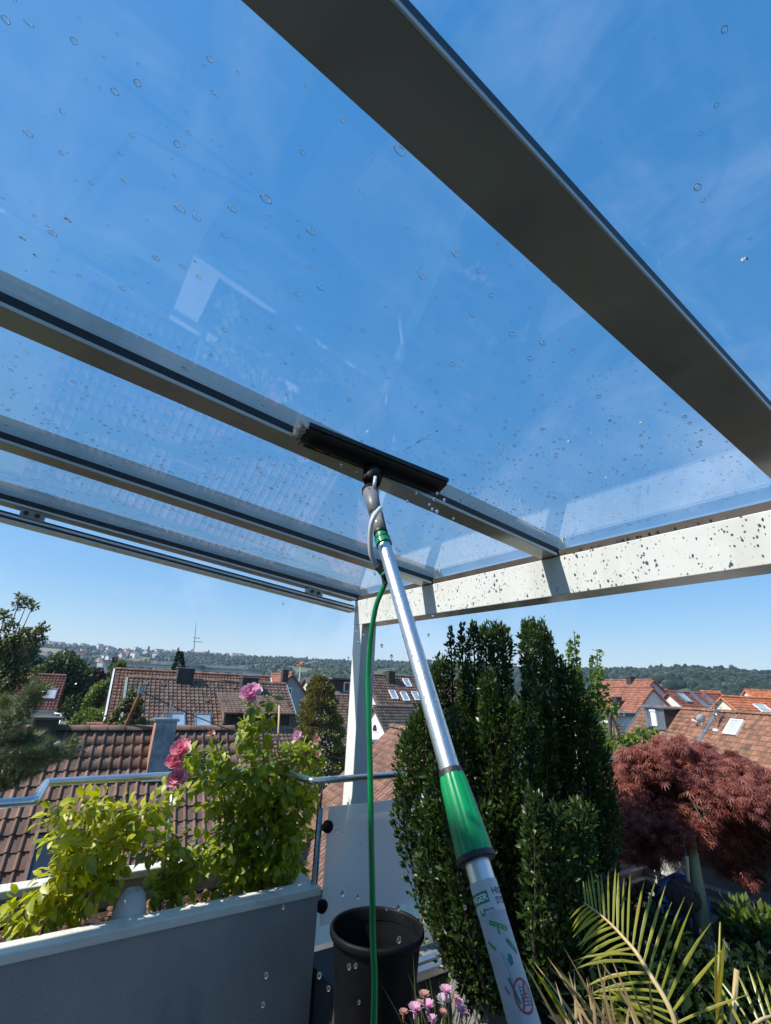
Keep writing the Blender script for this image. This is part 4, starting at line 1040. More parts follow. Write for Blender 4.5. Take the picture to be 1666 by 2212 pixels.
# black pot
pc = atZ(815, 2003, .45); pc[2] = 0.0
pr = [(0, .01), (.150, FLOOR + .002), (.222, .40), (.227, .415), (.238, .420), (.243, .43), (.243, .447), (.238, .456), (.228, .456), (.224, .445), (.219, .40), (.180, .02), (0, .0)]
pt_ = thing('black_pot', 'big black plastic plant pot between planter and hedge', 'pot', pc + V(0, 0, FLOOR))
MB().lathe(pr[1:11], pc, 48).build('pot_body', 'black_plastic', pt_, smooth=True)
MB().lathe([(0, .02), (.182, .03)], pc, 32).build('dregs', 'black_plastic', pt_)
MB().lathe([(0, FLOOR + .012), (.149, FLOOR + .012)], pc, 32).build('pot_base', 'black_plastic', pt_)

# ------------------------------------------------------------------ glass canopy
SL = math.tan(R(5.5)); GY = 2.19
def zr(y, h=0.0): return 2.32 + (GY - y) * SL + h
cn = thing('glass_canopy', 'white aluminium canopy with glass roof panes over the terrace', 'canopy', (-3.5, 2.25, FLOOR))
def bar(x0, x1, y0, y1, h0, h1, mb=None):
    mb = mb or MB()
    return mb.add([(x0, y0, zr(y0, h0)), (x1, y0, zr(y0, h0)), (x1, y1, zr(y1, h0)), (x0, y1, zr(y1, h0)), (x0, y0, zr(y0, h1)), (x1, y0, zr(y0, h1)), (x1, y1, zr(y1, h1)), (x0, y1, zr(y1, h1))],
                  [(0, 3, 2, 1), (4, 5, 6, 7), (0, 1, 5, 4), (1, 2, 6, 5), (2, 3, 7, 6), (3, 0, 4, 7)])
MB().box(-3.57, 5.2, GY, GY + .17, 2.105, 2.315).build('gutter_beam', 'white_coat', cn, bevel=.004)
MB().box(-3.57, 5.2, GY + .006, GY + .06, 2.315, 2.352).build('sealing_strip', 'seal_brown', cn)
MB().box(-3.57, -3.44, GY + .002, GY + .15, FLOOR + .02, 2.105).build('post', 'white_coat', cn, bevel=.005)
MB().box(-3.61, -3.40, GY - .03, GY + .19, FLOOR + .001, FLOOR + .02).build('post_plate', 'white_coat', cn)
YB = -2.55
RAFT = [(-3.65, -3.54), (-2.655, -2.545), (-1.605, -1.500), (-.456, -.321), (.80, .92), (2.0, 2.12)]
for i, (x0, x1) in enumerate(RAFT):
    mb = bar(x0, x1, YB, GY - .001, 0, .012)
    rf = mb.build('rafter', 'grey_shaded_coat', cn, bevel=.002)  # white profile, its dark underside painted in; the side keeps the plain coat
    bar(x1 + .0005, x1 + .0045, YB, GY - .001, .001, .0135).build('edge_trim', 'white_coat', rf)
    bar(x0 + .006, x1 + .003, YB, GY + .05, .014, .045).build('gasket', 'rubber', rf)
    mb = bar(x0 + .018, x1 - .022, YB, GY + .10, .0535, .075); bar(x0 + .026, x1 - .030, YB, GY + .10, .075, .135, mb)
    mb.build('cover_profile', 'white_coat', rf)
    mb = MB(); xa, xb = x0 + .018, x1 - .022
    mb.prism([(xa, GY + .10, zr(GY + .1, .0535)), (xa, GY + .10, zr(GY + .1, .137)), (xa, GY + .165, zr(GY + .165, .0535))], (xb - xa, 0, 0)); mb.build('end_cap', 'white_coat', rf)
for (a0, a1), (b0, b1) in zip(RAFT[:-1], RAFT[1:]):
    p_ = bar((a0 + a1) / 2 + .004, (b0 + b1) / 2 - .004, YB, GY + .125, .0455, .053).build('glass_pane', 'pane', cn)
# side screen track hanging under the outer rafter
xo0, xo1 = RAFT[0]
bar(xo0 + .005, xo1 - .01, YB, GY - .01, -.105, -.062).build('screen_track', 'white_coat', cn, bevel=.002)
bar(xo0 + .02, xo1 - .008, YB, GY - .02, -.092, -.078).build('track_groove', 'rubber', cn)
bar(xo1 - .035, xo1 - .012, YB, GY - .02, -.062, -.050).build('track_lip', 'rubber', cn)
for yy in (-.28, 1.72):
    bar(xo0 + .03, xo1 - .005, yy, yy + .13, -.058, -.001).build('roller_bracket', 'grey_shaded_coat', cn)
    for k in (.03, .09): MB().lathe([(0, 0), (.014, 0), (.014, .012), (0, .012)], V(xo1 - .006, yy + k, zr(yy + k, -.03)), 12, ax=V(1, 0, 0)).build('roller', 'rubber', cn)
# reserve: sloped wall plate of the house side
bar(-3.65, 2.12, YB - .08, YB, -.06, .12).build('wall_plate', 'white_coat', cn)

# water drops on the panes: lens shaped beads
def bead(seg=9):
    v, f = [], []
    prof = [(1, 0), (.93, -.28), (.68, -.56), (.32, -.70)]
    for r_, z in prof:
        for k in range(seg):
            q = 2 * math.pi * k / seg; v.append((r_ * math.cos(q), r_ * math.sin(q), z))
    v.append((0, 0, -.74)); v.append((0, 0, 0))
    for i in range(3):
        f += [(i * seg + k, (i + 1) * seg + k, (i + 1) * seg + (k + 1) % seg, i * seg + (k + 1) % seg) for k in range(seg)]
    f += [(3 * seg + k, 4 * seg, 3 * seg + (k + 1) % seg) for k in range(seg)] + [(k, (k + 1) % seg, 4 * seg + 1) for k in range(seg)]
    return np.array(v), f
BEAD = bead()
slope_rot = np.stack([V(1, 0, 0), unit(V(0, 1, -SL)), unit(V(0, SL, 1))], axis=1)
drops = thing('water_drops', 'water drops sprinkled over the glass roof panes', 'water drops', (-2, 0, 2.3)); drops['kind'] = 'stuff'
def glass_drops(n, x0, x1, y0, y1, rlo, rhi, clump=0, stretch=1.35, topside=True):
    rhi *= .86
    if clump:
        cx_, cy_ = RNG.uniform(x0, x1, clump), RNG.uniform(y0, y1, clump); k = RNG.integers(0, clump, n)
        x = np.clip(cx_[k] + RNG.normal(0, .10, n), x0, x1); y = np.clip(cy_[k] + RNG.normal(0, .28, n), y0, y1)
    else: x, y = RNG.uniform(x0, x1, n), RNG.uniform(y0, y1, n)
    s = rlo + (rhi - rlo) * RNG.random(n) ** 2.6
    under = RNG.random(n) < (.08 if topside else 1.0)
    pos = np.stack([x, y, 2.32 + (GY - y) * SL + np.where(under, .0449, .0536)], 1)
    rot = np.repeat(slope_rot[None], n, 0).copy()
    st = RNG.uniform(1, stretch, n); rot[:, :, 1] *= st[:, None]; rot[:, :, 0] *= RNG.uniform(.8, 1.1, n)[:, None]; rot[:, :, 2] *= np.where(under, .7, -.95)[:, None]; rot[~under, :, 0] *= -1
    scatter('drops', BEAD, pos, rot, s, 'water', drops)
glass_drops(420, -3.52, -2.67, -.9, 2.15, .0028, .0095); glass_drops(420, -3.5, -2.7, -.6, 2.1, .0026, .008, 26)
glass_drops(520, -2.53, -1.62, -.9, 2.15, .0028, .0095); glass_drops(640, -2.5, -1.65, -.5, 2.1, .0026, .0085, 34)
glass_drops(300, -1.49, -.47, -1.0, 1.0, .0026, .0095, 0, 1.7); glass_drops(330, -1.49, -.47, 1.0, 2.15, .0026, .0085, 18, 1.4); glass_drops(260, -1.45, -.5, 1.1, 2.15, .0026, .008)
glass_drops(70, -.31, .6, .1, 1.9, .002, .008, 0, 1.6); glass_drops(90, -1.49, -1.3, -.6, 1.9, .002, .005)
glass_drops(1300, -3.52, -2.67, -.9, 2.15, .0014, .0036); glass_drops(1300, -2.53, -1.62, -.9, 2.15, .0014, .0036); glass_drops(500, -1.49, -.47, -1.0, 2.15, .0012, .0032)
# beads and runs on the lit gutter face
n = 420
x = RNG.uniform(-3.4, -.3, n); z = RNG.uniform(2.11, 2.31, n); s = .0012 + .0035 * RNG.random(n) ** 2.5
rot = np.repeat(np.stack([V(1, 0, 0), V(0, 0, 1), V(0, 1, 0)], axis=1)[None], n, 0).copy(); rot[:, :, 1] *= RNG.uniform(1, 2.2, n)[:, None]; rot[:, :, 2] *= .7
scatter('beam_drops', BEAD, np.stack([x, np.full(n, GY - .0012), z], 1), rot, s, 'water', drops)

# ------------------------------------------------------------------ window washing pole
PA, PBt = atR(822, 1150, 1.55), atR(975, 1672, 1.13)
PDIR = unit(PBt - PA)
def prj(P):
    d = np.asarray(P) - EYE; return CX + FPX * (d @ RI) / (d @ FW), CY - FPX * (d @ UP) / (d @ FW)
def s_for(yp):
    lo, hi = -.3, 1.35
    for _ in range(50):
        m = (lo + hi) / 2
        if prj(PA + PDIR * m)[1] < yp: lo = m
        else: hi = m
    return (lo + hi) / 2
Pp = lambda s: PA + PDIR * s
sfloor = (FLOOR + 0.003 - PA[2]) / PDIR[2]
wp_ = thing('washing_pole', 'telescopic aluminium window washing pole with green grip and squeegee head', 'washing pole', Pp(sfloor))
cdir = unit((EYE - Pp(s_for(1950))) - PDIR * ((EYE - Pp(s_for(1950))) @ PDIR)); edir = unit(np.cross(cdir, PDIR)); edir = edir if edir @ RI > 0 else -edir
def plathe(prof, n, name, m, smooth=True, parent=wp_, fl=0.0, nf=8):
    mb = MB(); vs = []
    for r_, s in prof:
        for k in range(n):
            q = 2 * math.pi * k / n; rr = r_ * (1 - fl * (0.5 + 0.5 * math.cos(nf * q)) ** 6)
            vs.append(Pp(s) + rr * (math.cos(q) * cdir + math.sin(q) * edir))
    fs = [(i * n + k, i * n + (k + 1) % n, (i + 1) * n + (k + 1) % n, (i + 1) * n + k) for i in range(len(prof) - 1) for k in range(n)] + [tuple(range(n))[::-1], tuple(range((len(prof) - 1) * n, len(prof) * n))]
    mb.add(vs, fs); return mb.build(name, m, parent, smooth=smooth, angle=35)
s_top, s_g0, s_g1, s_st = s_for(1176), s_for(1668), s_for(1862), s_for(1906)
plathe([(.0212, s_top), (.0212, s_g0 + .01)], 32, 'upper_tube', 'alu')
gl = s_g1 - s_g0
plathe([(.0235, s_g0 - .004), (.0255, s_g0), (.0255, s_g0 + .010), (.0235, s_g0 + .012)], 32, 'grip_collar', 'rubber')
plathe([(.0262, s_g0 + .008), (.0285, s_g0 + gl * .15), (.0315, s_g0 + gl * .45), (.0345, s_g0 + gl * .8), (.0352, s_g0 + gl * .93)], 64, 'grip', 'green_plastic', fl=.06, nf=9)
plathe([(.034, s_g0 + gl * .92), (.037, s_g0 + gl * .94), (.037, s_g1 - .002), (.034, s_g1), (.025, s_g1)], 40, 'grip_ring', 'rubber')
plathe([(.0232, s_g1 - .01), (.0232, s_st + .3), (.0232, sfloor)], 32, 'lower_tube', 'alu')
plathe([(.0240, s_st), (.0240, s_st + .34)], 40, 'sticker_sleeve', 'sticker')
plathe([(.0245, s_st), (.0245, s_for(1974))], 40, 'sticker_label', 'sticker_white')
def wrap(name, polys, m, s0, a0, r_):
    """flat print bent round the tube: x runs round it, y up it (metres)"""
    mb = MB()
    for poly in polys:
        mb.add([Pp(s0 - y) + r_ * (math.cos(R(a0) + x / r_) * cdir + math.sin(R(a0) + x / r_) * edir) for x, y in poly], [tuple(range(len(poly)))])
    return mb.build(name, m, wp_)
def text_polys(body, size, bold=0.0):
    cu = bpy.data.curves.new('t', 'FONT'); cu.body = body; cu.size = size; cu.offset = bold; cu.resolution_u = 3
    ob = bpy.data.objects.new('t', cu); COL.objects.link(ob)
    dg = bpy.context.evaluated_depsgraph_get(); ev = ob.evaluated_get(dg); me = ev.to_mesh()
    out = [[(me.vertices[i].co.x, me.vertices[i].co.y) for i in p.vertices] for p in me.polygons]
    ev.to_mesh_clear(); bpy.data.objects.remove(ob); bpy.data.curves.remove(cu)
    return out
def strip(x0, x1, y0, y1, n=8):
    xs = np.linspace(x0, x1, n + 1); return [[(xs[i], y0), (xs[i + 1], y0), (xs[i + 1], y1), (xs[i], y1)] for i in range(n)]
def ring(r0, r1, sy=1.35, n=28):
    out = []
    for k in range(n):
        a, b = 2 * math.pi * k / n, 2 * math.pi * (k + 1) / n
        out.append([(r0 * math.cos(a), r0 * sy * math.sin(a)), (r0 * math.cos(b), r0 * sy * math.sin(b)), (r1 * math.cos(b), r1 * sy * math.sin(b)), (r1 * math.cos(a), r1 * sy * math.sin(a))])
    return out
def line(x0, y0, x1, y1, w, n=4):
    d = unit((x1 - x0, y1 - y0)); p = V(-d[1], d[0]) * w / 2; out = []
    for i in range(n):
        a, b = V(x0 + (x1 - x0) * i / n, y0 + (y1 - y0) * i / n), V(x0 + (x1 - x0) * (i + 1) / n, y0 + (y1 - y0) * (i + 1) / n)
        out.append([tuple(a - p), tuple(b - p), tuple(b + p), tuple(a + p)])
    return out
rs = .0249
S_ = lambda y: s_for(y)
wrap('logo_panel', strip(-.044, .002, -.0080, .0080, 12), 'print_green', S_(1941), 0, rs)
wrap('logo_text', [[(x - .0425, y - .0045) for x, y in p] for p in text_polys('UNGER', .0128, .0003)], 'paint_white', S_(1941), 0, rs + .0003)
wrap('logo_curl', [[(x - .0155, y - .013) for x, y in p] for p in ring(.0035, .0058, 1.5, 18)[9:]], 'print_green', S_(1944), 0, rs)
wrap('label_text', text_polys('HIGH', .0135, .0002), 'print_dark', S_(1940), 24, rs); wrap('label_text', text_polys('SYSTEM', .0135, .0002), 'print_dark', S_(1961), 30, rs)
wrap('label_text', text_polys('Cleaning', .0056), 'print_dark', S_(1970), -32, rs)
rs2 = .0244
wrap('print_mark', line(-.012, .004, .016, -.010, .0065) + line(.000, -.003, .000, -.014, .003), 'print_leaf', S_(2000), 6, rs2)
wrap('print_mark', line(-.006, .006, .005, -.006, .004), 'print_leaf', S_(2040), -38, rs2)
wrap('print_mark', line(-.004, .008, .012, -.010, .008), 'print_tan', S_(2050), 34, rs2)
wrap('print_mark', line(-.003, .010, .010, -.008, .0045), 'print_teal', S_(2054), 32, rs2 + .0003)
wrap('print_mark', [[(0, .008), (.004, .003), (.003, -.006), (-.003, -.008), (-.005, 0)]], 'print_teal', S_(2078), 18, rs2)
wrap('print_mark', line(0, .014, .006, -.016, .004), 'print_teal', S_(2140), -8, rs2); wrap('print_mark', line(0, .005, .004, -.005, .0025), 'print_red', S_(2136), -32, rs2)
for k in range(7): wrap('print_mark', line(-.004 + k * .0007, 0, -.0036 + k * .0007, -.004, .0007, 1), 'print_dark', S_(2060 + 9 * k), 2, rs2)
rh_ = (S_(2196) - S_(2118)) / 2 / .0155
wrap('prohibition_ring', ring(.0135, .0158, rh_), 'print_red', S_(2157), 28, rs2 + .0003); wrap('prohibition_bar', line(-.007, -.0135 * rh_ * .82, .007, .0135 * rh_ * .82, .0026), 'print_red', S_(2157), 28, rs2 + .0004)
lad = line(-.005, -.012, -.003, .013, .0008) + line(.004, -.012, .004, .013, .0008) + line(.009, -.010, .0085, .008, .0008)
for k in range(6): lad += line(-.0048, -.010 + k * .004, .0088 if k < 4 else .004, -.011 + k * .004, .0008, 2)
wrap('ladder_sign', lad, 'print_dark', S_(2157), 28, rs2 + .0002)
# green tip of the pole
plathe([(.0225, s_top - .02), (.0255, s_top - .018), (.026, s_top + .004), (.0235, s_top + .006)], 32, 'tip_nut', 'green_plastic', fl=.04, nf=12)
plathe([(.021, s_top - .028), (.0255, s_top - .026), (.0255, s_top - .020)], 32, 'tip_seal', 'rubber')
plathe([(.0175, s_top - .050), (.0195, s_top - .048), (.0205, s_top - .028)], 32, 'tip_cone', 'green_plastic')
plathe([(.022, s_top - .062), (.0235, s_top - .060), (.0235, s_top - .050), (.020, s_top - .048)], 32, 'tip_collar', 'rubber')
# squeegee head pressed against the pane
def on_glass(px_, py_, h):
    d = ray(px_, py_); z0 = 2.32 + .045 - h + GY * SL; t = (z0 - EYE[2]) / (d[2] + SL * d[1]); return EYE + d * t
gn = unit(V(0, SL, 1))
hl_, hr_ = on_glass(655, 940, .030), on_glass(952, 1056, .030)
hx = unit(hr_ - hl_); hs = unit(np.cross(gn, hx)); hs = hs if hs @ UP < 0 else -hs; hc = (hl_ + hr_) / 2; hlen = np.linalg.norm(hr_ - hl_)
cs = [(-.050, -.020), (-.044, -.002), (.030, -.002), (.046, -.022), (.034, -.046), (.012, -.052), (-.020, -.040), (-.048, -.030)]
MB().prism([hl_ + gn * (.03 + b) + hs * a for a, b in cs], hx * hlen).build('sleeve', 'sleeve_dark', wp_, bevel=.004)
MB().prism([hl_ + gn * (.03 + b) + hs * a for a, b in ((-.057, -.018), (-.057, -.0005), (-.049, -.0005), (-.049, -.018))], hx * hlen).build('rubber_blade', 'rubber', wp_)
MB().prism([hl_ + hx * .03 + gn * (.03 + b) + hs * a for a, b in ((-.026, -.046), (-.012, -.052), (.006, -.0545), (.006, -.0505), (-.026, -.0405))], hx * (hlen - .06)).build('holder_channel', 'black_plastic', wp_)
MB().prism([hl_ + hx * .02 + gn * (.03 + b) + hs * a for a, b in ((.034, -.047), (.050, -.030), (.054, -.034), (.038, -.053))], hx * (hlen - .05)).build('green_edge', 'sleeve_green', wp_)
for k0, k1, m_n in ((.10, .16, 'print_red'), (.20, .46, 'sleeve_print')):
    MB().prism([hl_ + hx * hlen * k0 + gn * (.03 + b) + hs * a for a, b in ((.016, -.0545), (.033, -.0500), (.033, -.0480), (.016, -.0525))], hx * hlen * (k1 - k0)).build('sleeve_print', m_n, wp_)
n = 2600
ang = RNG.uniform(0, 6.28, n); rr_ = np.sqrt(RNG.random(n))
pos = hl_ - hx * (.004 + .022 * RNG.random(n))[:, None] + hs[None] * (rr_ * np.cos(ang) * .050)[:, None] + gn[None] * (.006 + rr_ * np.sin(ang) * .022)[:, None]
dr_ = rand_unit(n) * .7 - hx
FIB = (np.array([(0, .06, 0), (0, -.06, 0), (1, 0, .1)]), [(0, 1, 2)])
scatter('fleece_end', FIB, pos, frames(dr_, rand_unit(n)), RNG.uniform(.012, .026, n), 'fleece', wp_)
n = 2600
tt = RNG.random(n); pos = hl_ + hx * (tt * hlen)[:, None] + gn * .03 + hs[None] * RNG.uniform(.036, .050, n)[:, None] - gn * RNG.uniform(.026, .046, n)[:, None]
scatter('fringe', FIB, pos, frames(rand_unit(n) + hs * .6 - gn * .4, rand_unit(n)), RNG.uniform(.006, .014, n), 'sleeve_green', wp_)
# swivel joint and neck
n0, n1p, n2p, n3p = hc - gn * .012 + hs * .02, atR(803, 1040, 1.78), atR(800, 1062, 1.74), Pp(s_top - .056)
MB().tube([n0, n0 * .4 + n1p * .6, n1p], [.030, .034, .030], 14).build('swivel_joint', 'black_plastic', wp_, smooth=True)
for s in (-1, 1): MB().tube([n0 + hx * s * .03, n1p + hx * s * .024], [.016, .013], 10).build('swivel_fork', 'black_plastic', wp_, smooth=True)
MB().tube([n2p + unit(n2p - n3p) * .012, n2p, n2p * .98 + n3p * .02], [.030, .031, .031], 24).build('neck_collar', 'black_plastic', wp_, smooth=True)
MB().tube([n2p, n2p * .7 + n3p * .3, n2p * .4 + n3p * .6], [.0295, .0245, .0225], 24).build('neck', 'grey_plastic', wp_, smooth=True)
MB().tube([n2p * .4 + n3p * .6, n3p], [.0215, .019], 20).build('neck_insert', 'grey_shaded_coat', wp_, smooth=True)
MB().tube([n2p * .42 + n3p * .58 + edir * .018, n3p + edir * .016], .007, 8).build('hose_clip', 'rubber', wp_, smooth=True)
# clear feed tube from the neck to the hose coupling
def spline(pts, k=8):
    pts = [np.asarray(p) for p in pts]; P = [pts[0]] + pts + [pts[-1]]; out = []
    for i in range(1, len(P) - 2):
        for t in np.linspace(0, 1, k, endpoint=False):
            a, b, c, d = P[i - 1:i + 3]
            out.append(.5 * (2 * b + (c - a) * t + (2 * a - 5 * b + 4 * c - d) * t * t + (3 * b - a - 3 * c + d) * t ** 3))
    return out + [pts[-1]]
MB().tube(spline([atR(822, 1098, 1.54), atR(812, 1110, 1.50), atR(803, 1130, 1.48), atR(800, 1165, 1.475), atR(803, 1200, 1.475), atR(817, 1226, 1.48)]), .0082, 10).build('feed_tube', 'milky_tube', wp_, smooth=True)
MB().tube([atR(811, 1030, 1.745), atR(808, 1056, 1.715)], .0065, 8).build('feed_tube', 'milky_tube', wp_, smooth=True)
for k in (-1, 1): MB().obox(n0 + hx * k * .055 - gn * .004, hx, hs, gn, .022, .016, .010).build('holder_clip', 'black_plastic', wp_, bevel=.002)
MB().tube(spline([atR(817, 1224, 1.48), atR(829, 1240, 1.475), atR(834, 1262, 1.47)]), [.0125] * 8 + [.011] * 8 + [.0125], 10).build('coupling', 'rubber', wp_, smooth=True)
MB().tube([atR(828, 1236, 1.455), atR(834, 1244, 1.455)], .013, 8).build('coupling_ring', 'print_green', wp_, smooth=True)
# green hose hanging to the floor
hp = [atR(834, 1258, 1.47), atR(826, 1276, 1.465), atR(812, 1312, 1.46), atR(801, 1380, 1.455), atR(796, 1460, 1.45), atR(797, 1540, 1.44), atR(800, 1680, 1.45), atR(803, 1850, 1.48), atR(806, 2030, 1.54), atR(808, 2200, 1.60)]
e_ = hp[-1]; hp += [V(e_[0] * .99, e_[1] * .99, e_[2] * .4), V(e_[0] * .97, e_[1] * .97, FLOOR + .15), V(e_[0] * .9, e_[1] * .95, FLOOR + .02), V(e_[0] * .6, e_[1] * .8, FLOOR + .010), V(-.2, .2, FLOOR + .010)]
tag(MB().tube(spline(hp, 7), .0078, 14).build('green_hose', 'hose_green', smooth=True), 'bright green water hose hanging straight down beside the pole', 'hose')
# beads on the tube, drops in the air
n = 150
s_ = RNG.uniform(s_top, s_g0, n); a_ = RNG.normal(0, 1.1, n)
nr_ = np.cos(a_)[:, None] * cdir + np.sin(a_)[:, None] * edir
pos = PA + PDIR * s_[:, None] + nr_ * .0211
rot = frames(np.repeat(PDIR[None], n, 0), -nr_)
scatter('pole_drops', BEAD, pos, rot, .0012 + .0022 * RNG.random(n) ** 2, 'water', wp_)
fall = thing('falling_drops', 'clear water drops falling through the air below the canopy', 'water drops', (-1, 1, 0)); fall['kind'] = 'stuff'
SPH = ico(4, .0)
FD = [(611, 1305, 3.4), (612, 1304, 2.9), (786, 1370, 1.7), (774, 1385, 1.6), (770, 1362, 1.8), (893, 1400, 1.5), (825, 1395, 1.6), (846, 1418, 1.5), (753, 1421, 1.8), (935, 1330, 1.6), (926, 1372, 1.7), (865, 1350, 1.5),
      (960, 1080, 1.6), (938, 1078, 1.6), (934, 1100, 1.6), (928, 1090, 1.6), (945, 1066, 1.6), (900, 1066, 1.7), (880, 1083, 1.7), (944, 1105, 1.5), (980, 1120, 1.5), (770, 1020, 1.8), (690, 1010, 1.8), (737, 1005, 1.8), (660, 990, 1.9), (810, 1240, 1.5),
      (740, 1930, 1.4), (773, 1937, 1.4), (798, 1700, 1.6), (862, 2030, 1.2), (835, 1963, 1.5), (860, 1960, 1.5), (690, 2107, 1.2), (754, 2088, 1.25), (768, 2086, 1.25), (710, 2135, 1.3), (776, 2165, 1.3), (612, 1960, 1.6), (575, 2107, 1.5), (568, 2170, 1.5), (780, 1825, 1.8), (727, 1795, 1.9), (905, 1800, 1.5), (893, 1745, 1.6), (930, 1880, 1.4), (640, 2300, 1.3), (1005, 1960, 1.1), (915, 1690, 1.7), (700, 1602, 1.9), (655, 1590, 2.0), (645, 1545, 2.0)]
pos = np.array([atR(*f) for f in FD]); n = len(FD)
scatter('drops', SPH, pos, np.repeat(np.diag([.85, .85, 1.2])[None], n, 0), RNG.uniform(.003, .0062, n), 'water', fall)

# ------------------------------------------------------------------ roses in the planter
ROSE_X = -3.50
def zp(zx, zy, X=ROSE_X): return atX(zx * .423, 1464 + zy * .423, X)
def rose_bush(name, label, blobs, root_pts, m, keep, dens, lsize, stems):
    base = V(*root_pts[0]); t = thing(name, label, 'rose bush', base)
    pts, cen = [], []
    for zx, zy, r_ in blobs:
        c = zp(zx, zy, ROSE_X + RNG.uniform(-.10, .16)); rad_ = r_ * .423 * 3.6 / FPX
        k = max(6, int(dens * (r_ / 50) ** 2))
        d = rand_unit(k) * (RNG.random((k, 1)) ** .5) * V(1.15, 1, 1) * rad_
        pts.append(c + d); cen.append(np.repeat(c[None], k, 0))
    pts, cen = np.concatenate(pts), np.concatenate(cen); ok = pts[:, 2] > .27; pts, cen = pts[ok], cen[ok]; n = len(pts)
    out = pts - cen; out /= np.maximum(np.linalg.norm(out, axis=1, keepdims=True), 1e-6)
    dirs = out * .7 + rand_unit(n) * .55 + V(.1, -.05, -.35)
    nrm = rand_unit(n) * .55 + V(.05, -.5, .85)
    scatter('leaves', LEAF, pts, frames(dirs, nrm), lsize * RNG.uniform(.55, 1.25, n), m, t, keep=keep)
    for i, st in enumerate(stems):
        P = [V(*root_pts[i % len(root_pts)])] + [zp(*q) if len(q) == 2 else zp(q[0], q[1], q[2]) for q in st]
        sp = spline(P, 6); MB().tube(sp, list(np.linspace(.007, .0028, len(sp))), 6).build('stem', 'stem_green', t, smooth=True)
    return t
bl = [(250, 720, 42), (330, 690, 40), (430, 665, 45), (520, 650, 50), (620, 680, 50), (720, 700, 45), (800, 650, 42), (860, 590, 45), (300, 830, 48), (420, 800, 60), (540, 780, 60), (650, 780, 50), (745, 770, 42),
      (400, 900, 70), (520, 880, 70), (615, 860, 50), (690, 850, 38), (330, 980, 62), (450, 970, 72), (560, 960, 52), (250, 1080, 60), (380, 1080, 72), (480, 1100, 50), (150, 1150, 42), (60, 1180, 40), (200, 1220, 52), (350, 1190, 62), (120, 1230, 42), (560, 1040, 40)]
def root(zx, X=ROSE_X):
    p = zp(zx, 1150, X); return (p[0], p[1], .245)
rose_bush('young_rose_bush', 'low yellow green rose bush at the left end of the planter', bl, [root(250), root(400), root(330)], 'leaf_rose_young', 230, 40, .070,
          [[(300, 1000), (420, 800), (440, 680)], [(480, 1000), (540, 800), (620, 690)], [(300, 1100), (260, 900), (240, 740)], [(560, 900), (720, 730), (850, 600)], [(380, 1000), (500, 700), (520, 650)]])
br = [(1290, 150, 36), (1380, 112, 28), (1300, 235, 42), (1262, 285, 36), (1342, 300, 38), (1292, 350, 32), (1250, 245, 26), (1372, 205, 28), (1240, 330, 26), (960, 400, 42), (1030, 430, 36), (1100, 385, 36), (1130, 440, 44), (1060, 520, 44), (980, 530, 38), (1170, 520, 46),
      (1280, 450, 55), (1380, 430, 62), (1480, 400, 54), (1570, 385, 52), (1622, 480, 36), (1300, 560, 84), (1420, 560, 95), (1540, 560, 74), (1600, 640, 36), (1230, 640, 74), (1350, 680, 95), (1480, 680, 84), (1120, 640, 46), (1062, 650, 36), (1200, 760, 74), (1320, 800, 95), (1450, 800, 84), (1540, 780, 46),
      (1150, 850, 54), (1250, 900, 84), (1380, 930, 84), (1480, 920, 54), (1050, 860, 54), (1180, 980, 64), (1280, 1020, 62), (1100, 1085, 42), (1250, 1110, 50), (1380, 1010, 52), (1150, 1195, 24), (880, 850, 54), (900, 950, 62), (1000, 950, 54), (870, 1050, 54), (780, 1100, 42), (960, 1050, 36), (770, 880, 34), (820, 790, 34), (1520, 990, 40)]
rb = rose_bush('tall_rose_bush', 'tall leafy rose bush with pink blooms at the right end of the planter', br, [root(1340), root(1400), root(1150), root(1450), root(900)], 'leaf_rose', 260, 60, .068,
               [[(1350, 700), (1345, 400), (1340, 220), (1290, 110)], [(1420, 700), (1480, 500), (1560, 340)], [(1160, 800), (1100, 520), (1060, 440), (950, 380)], [(1480, 800), (1600, 500), (1625, 340)], [(890, 900), (870, 700), (905, 520)], [(1360, 800), (1300, 500), (1290, 300)], [(1170, 700), (1120, 400), (1085, 300)]])
def rose_flower(parent, c, r_, m, n=26, squash=1.0):
    """layered cupped petals round a tilted heart, each petal a mesh of its own"""
    ax = unit(V(.55, -.35, .55)); e1 = unit(np.cross(ax, (0, 0, 1))); e2 = np.cross(ax, e1)
    mb = MB().lathe([(0, -.25 * r_), (.22 * r_, -.15 * r_), (.25 * r_, .05 * r_), (0, .2 * r_)], c, 10, ax=ax); fl = mb.build('flower', m, parent, smooth=True)
    for i in range(n):
        k = i / n; q = i * 2.4; lay = .25 + .75 * k
        rad_ = unit(math.cos(q) * e1 + math.sin(q) * e2); tang = np.cross(ax, rad_)
        tilt = R(15 + 75 * k + RNG.uniform(-12, 12)); up_d = ax * math.cos(tilt) + rad_ * math.sin(tilt); nn_ = unit(np.cross(tang, up_d))
        L_, W_ = r_ * (.55 + .45 * lay) * RNG.uniform(.85, 1.1), r_ * (.34 + .34 * lay); b = c + rad_ * r_ * .06 - ax * r_ * .12
        v = []
        for u_ in (0, .35, .7, 1.0):
            wv = W_ * (.35, .85, 1.0, .62)[(0, .35, .7, 1.0).index(u_)]
            for s in (-1, 0, 1):
                curl = (.16 * (s * s) - .10 + .20 * u_ * u_ * (1 if k > .5 else -.6)) * L_ + RNG.normal(0, .03) * L_
                v.append(b + up_d * L_ * u_ + tang * wv * s * .5 * 1.3 - nn_ * curl)
        f = [(a * 3 + j, a * 3 + j + 1, (a + 1) * 3 + j + 1, (a + 1) * 3 + j) for a in range(3) for j in range(2)]
        MB().add(v, f).build('petal', m, fl, smooth=True)
    return fl
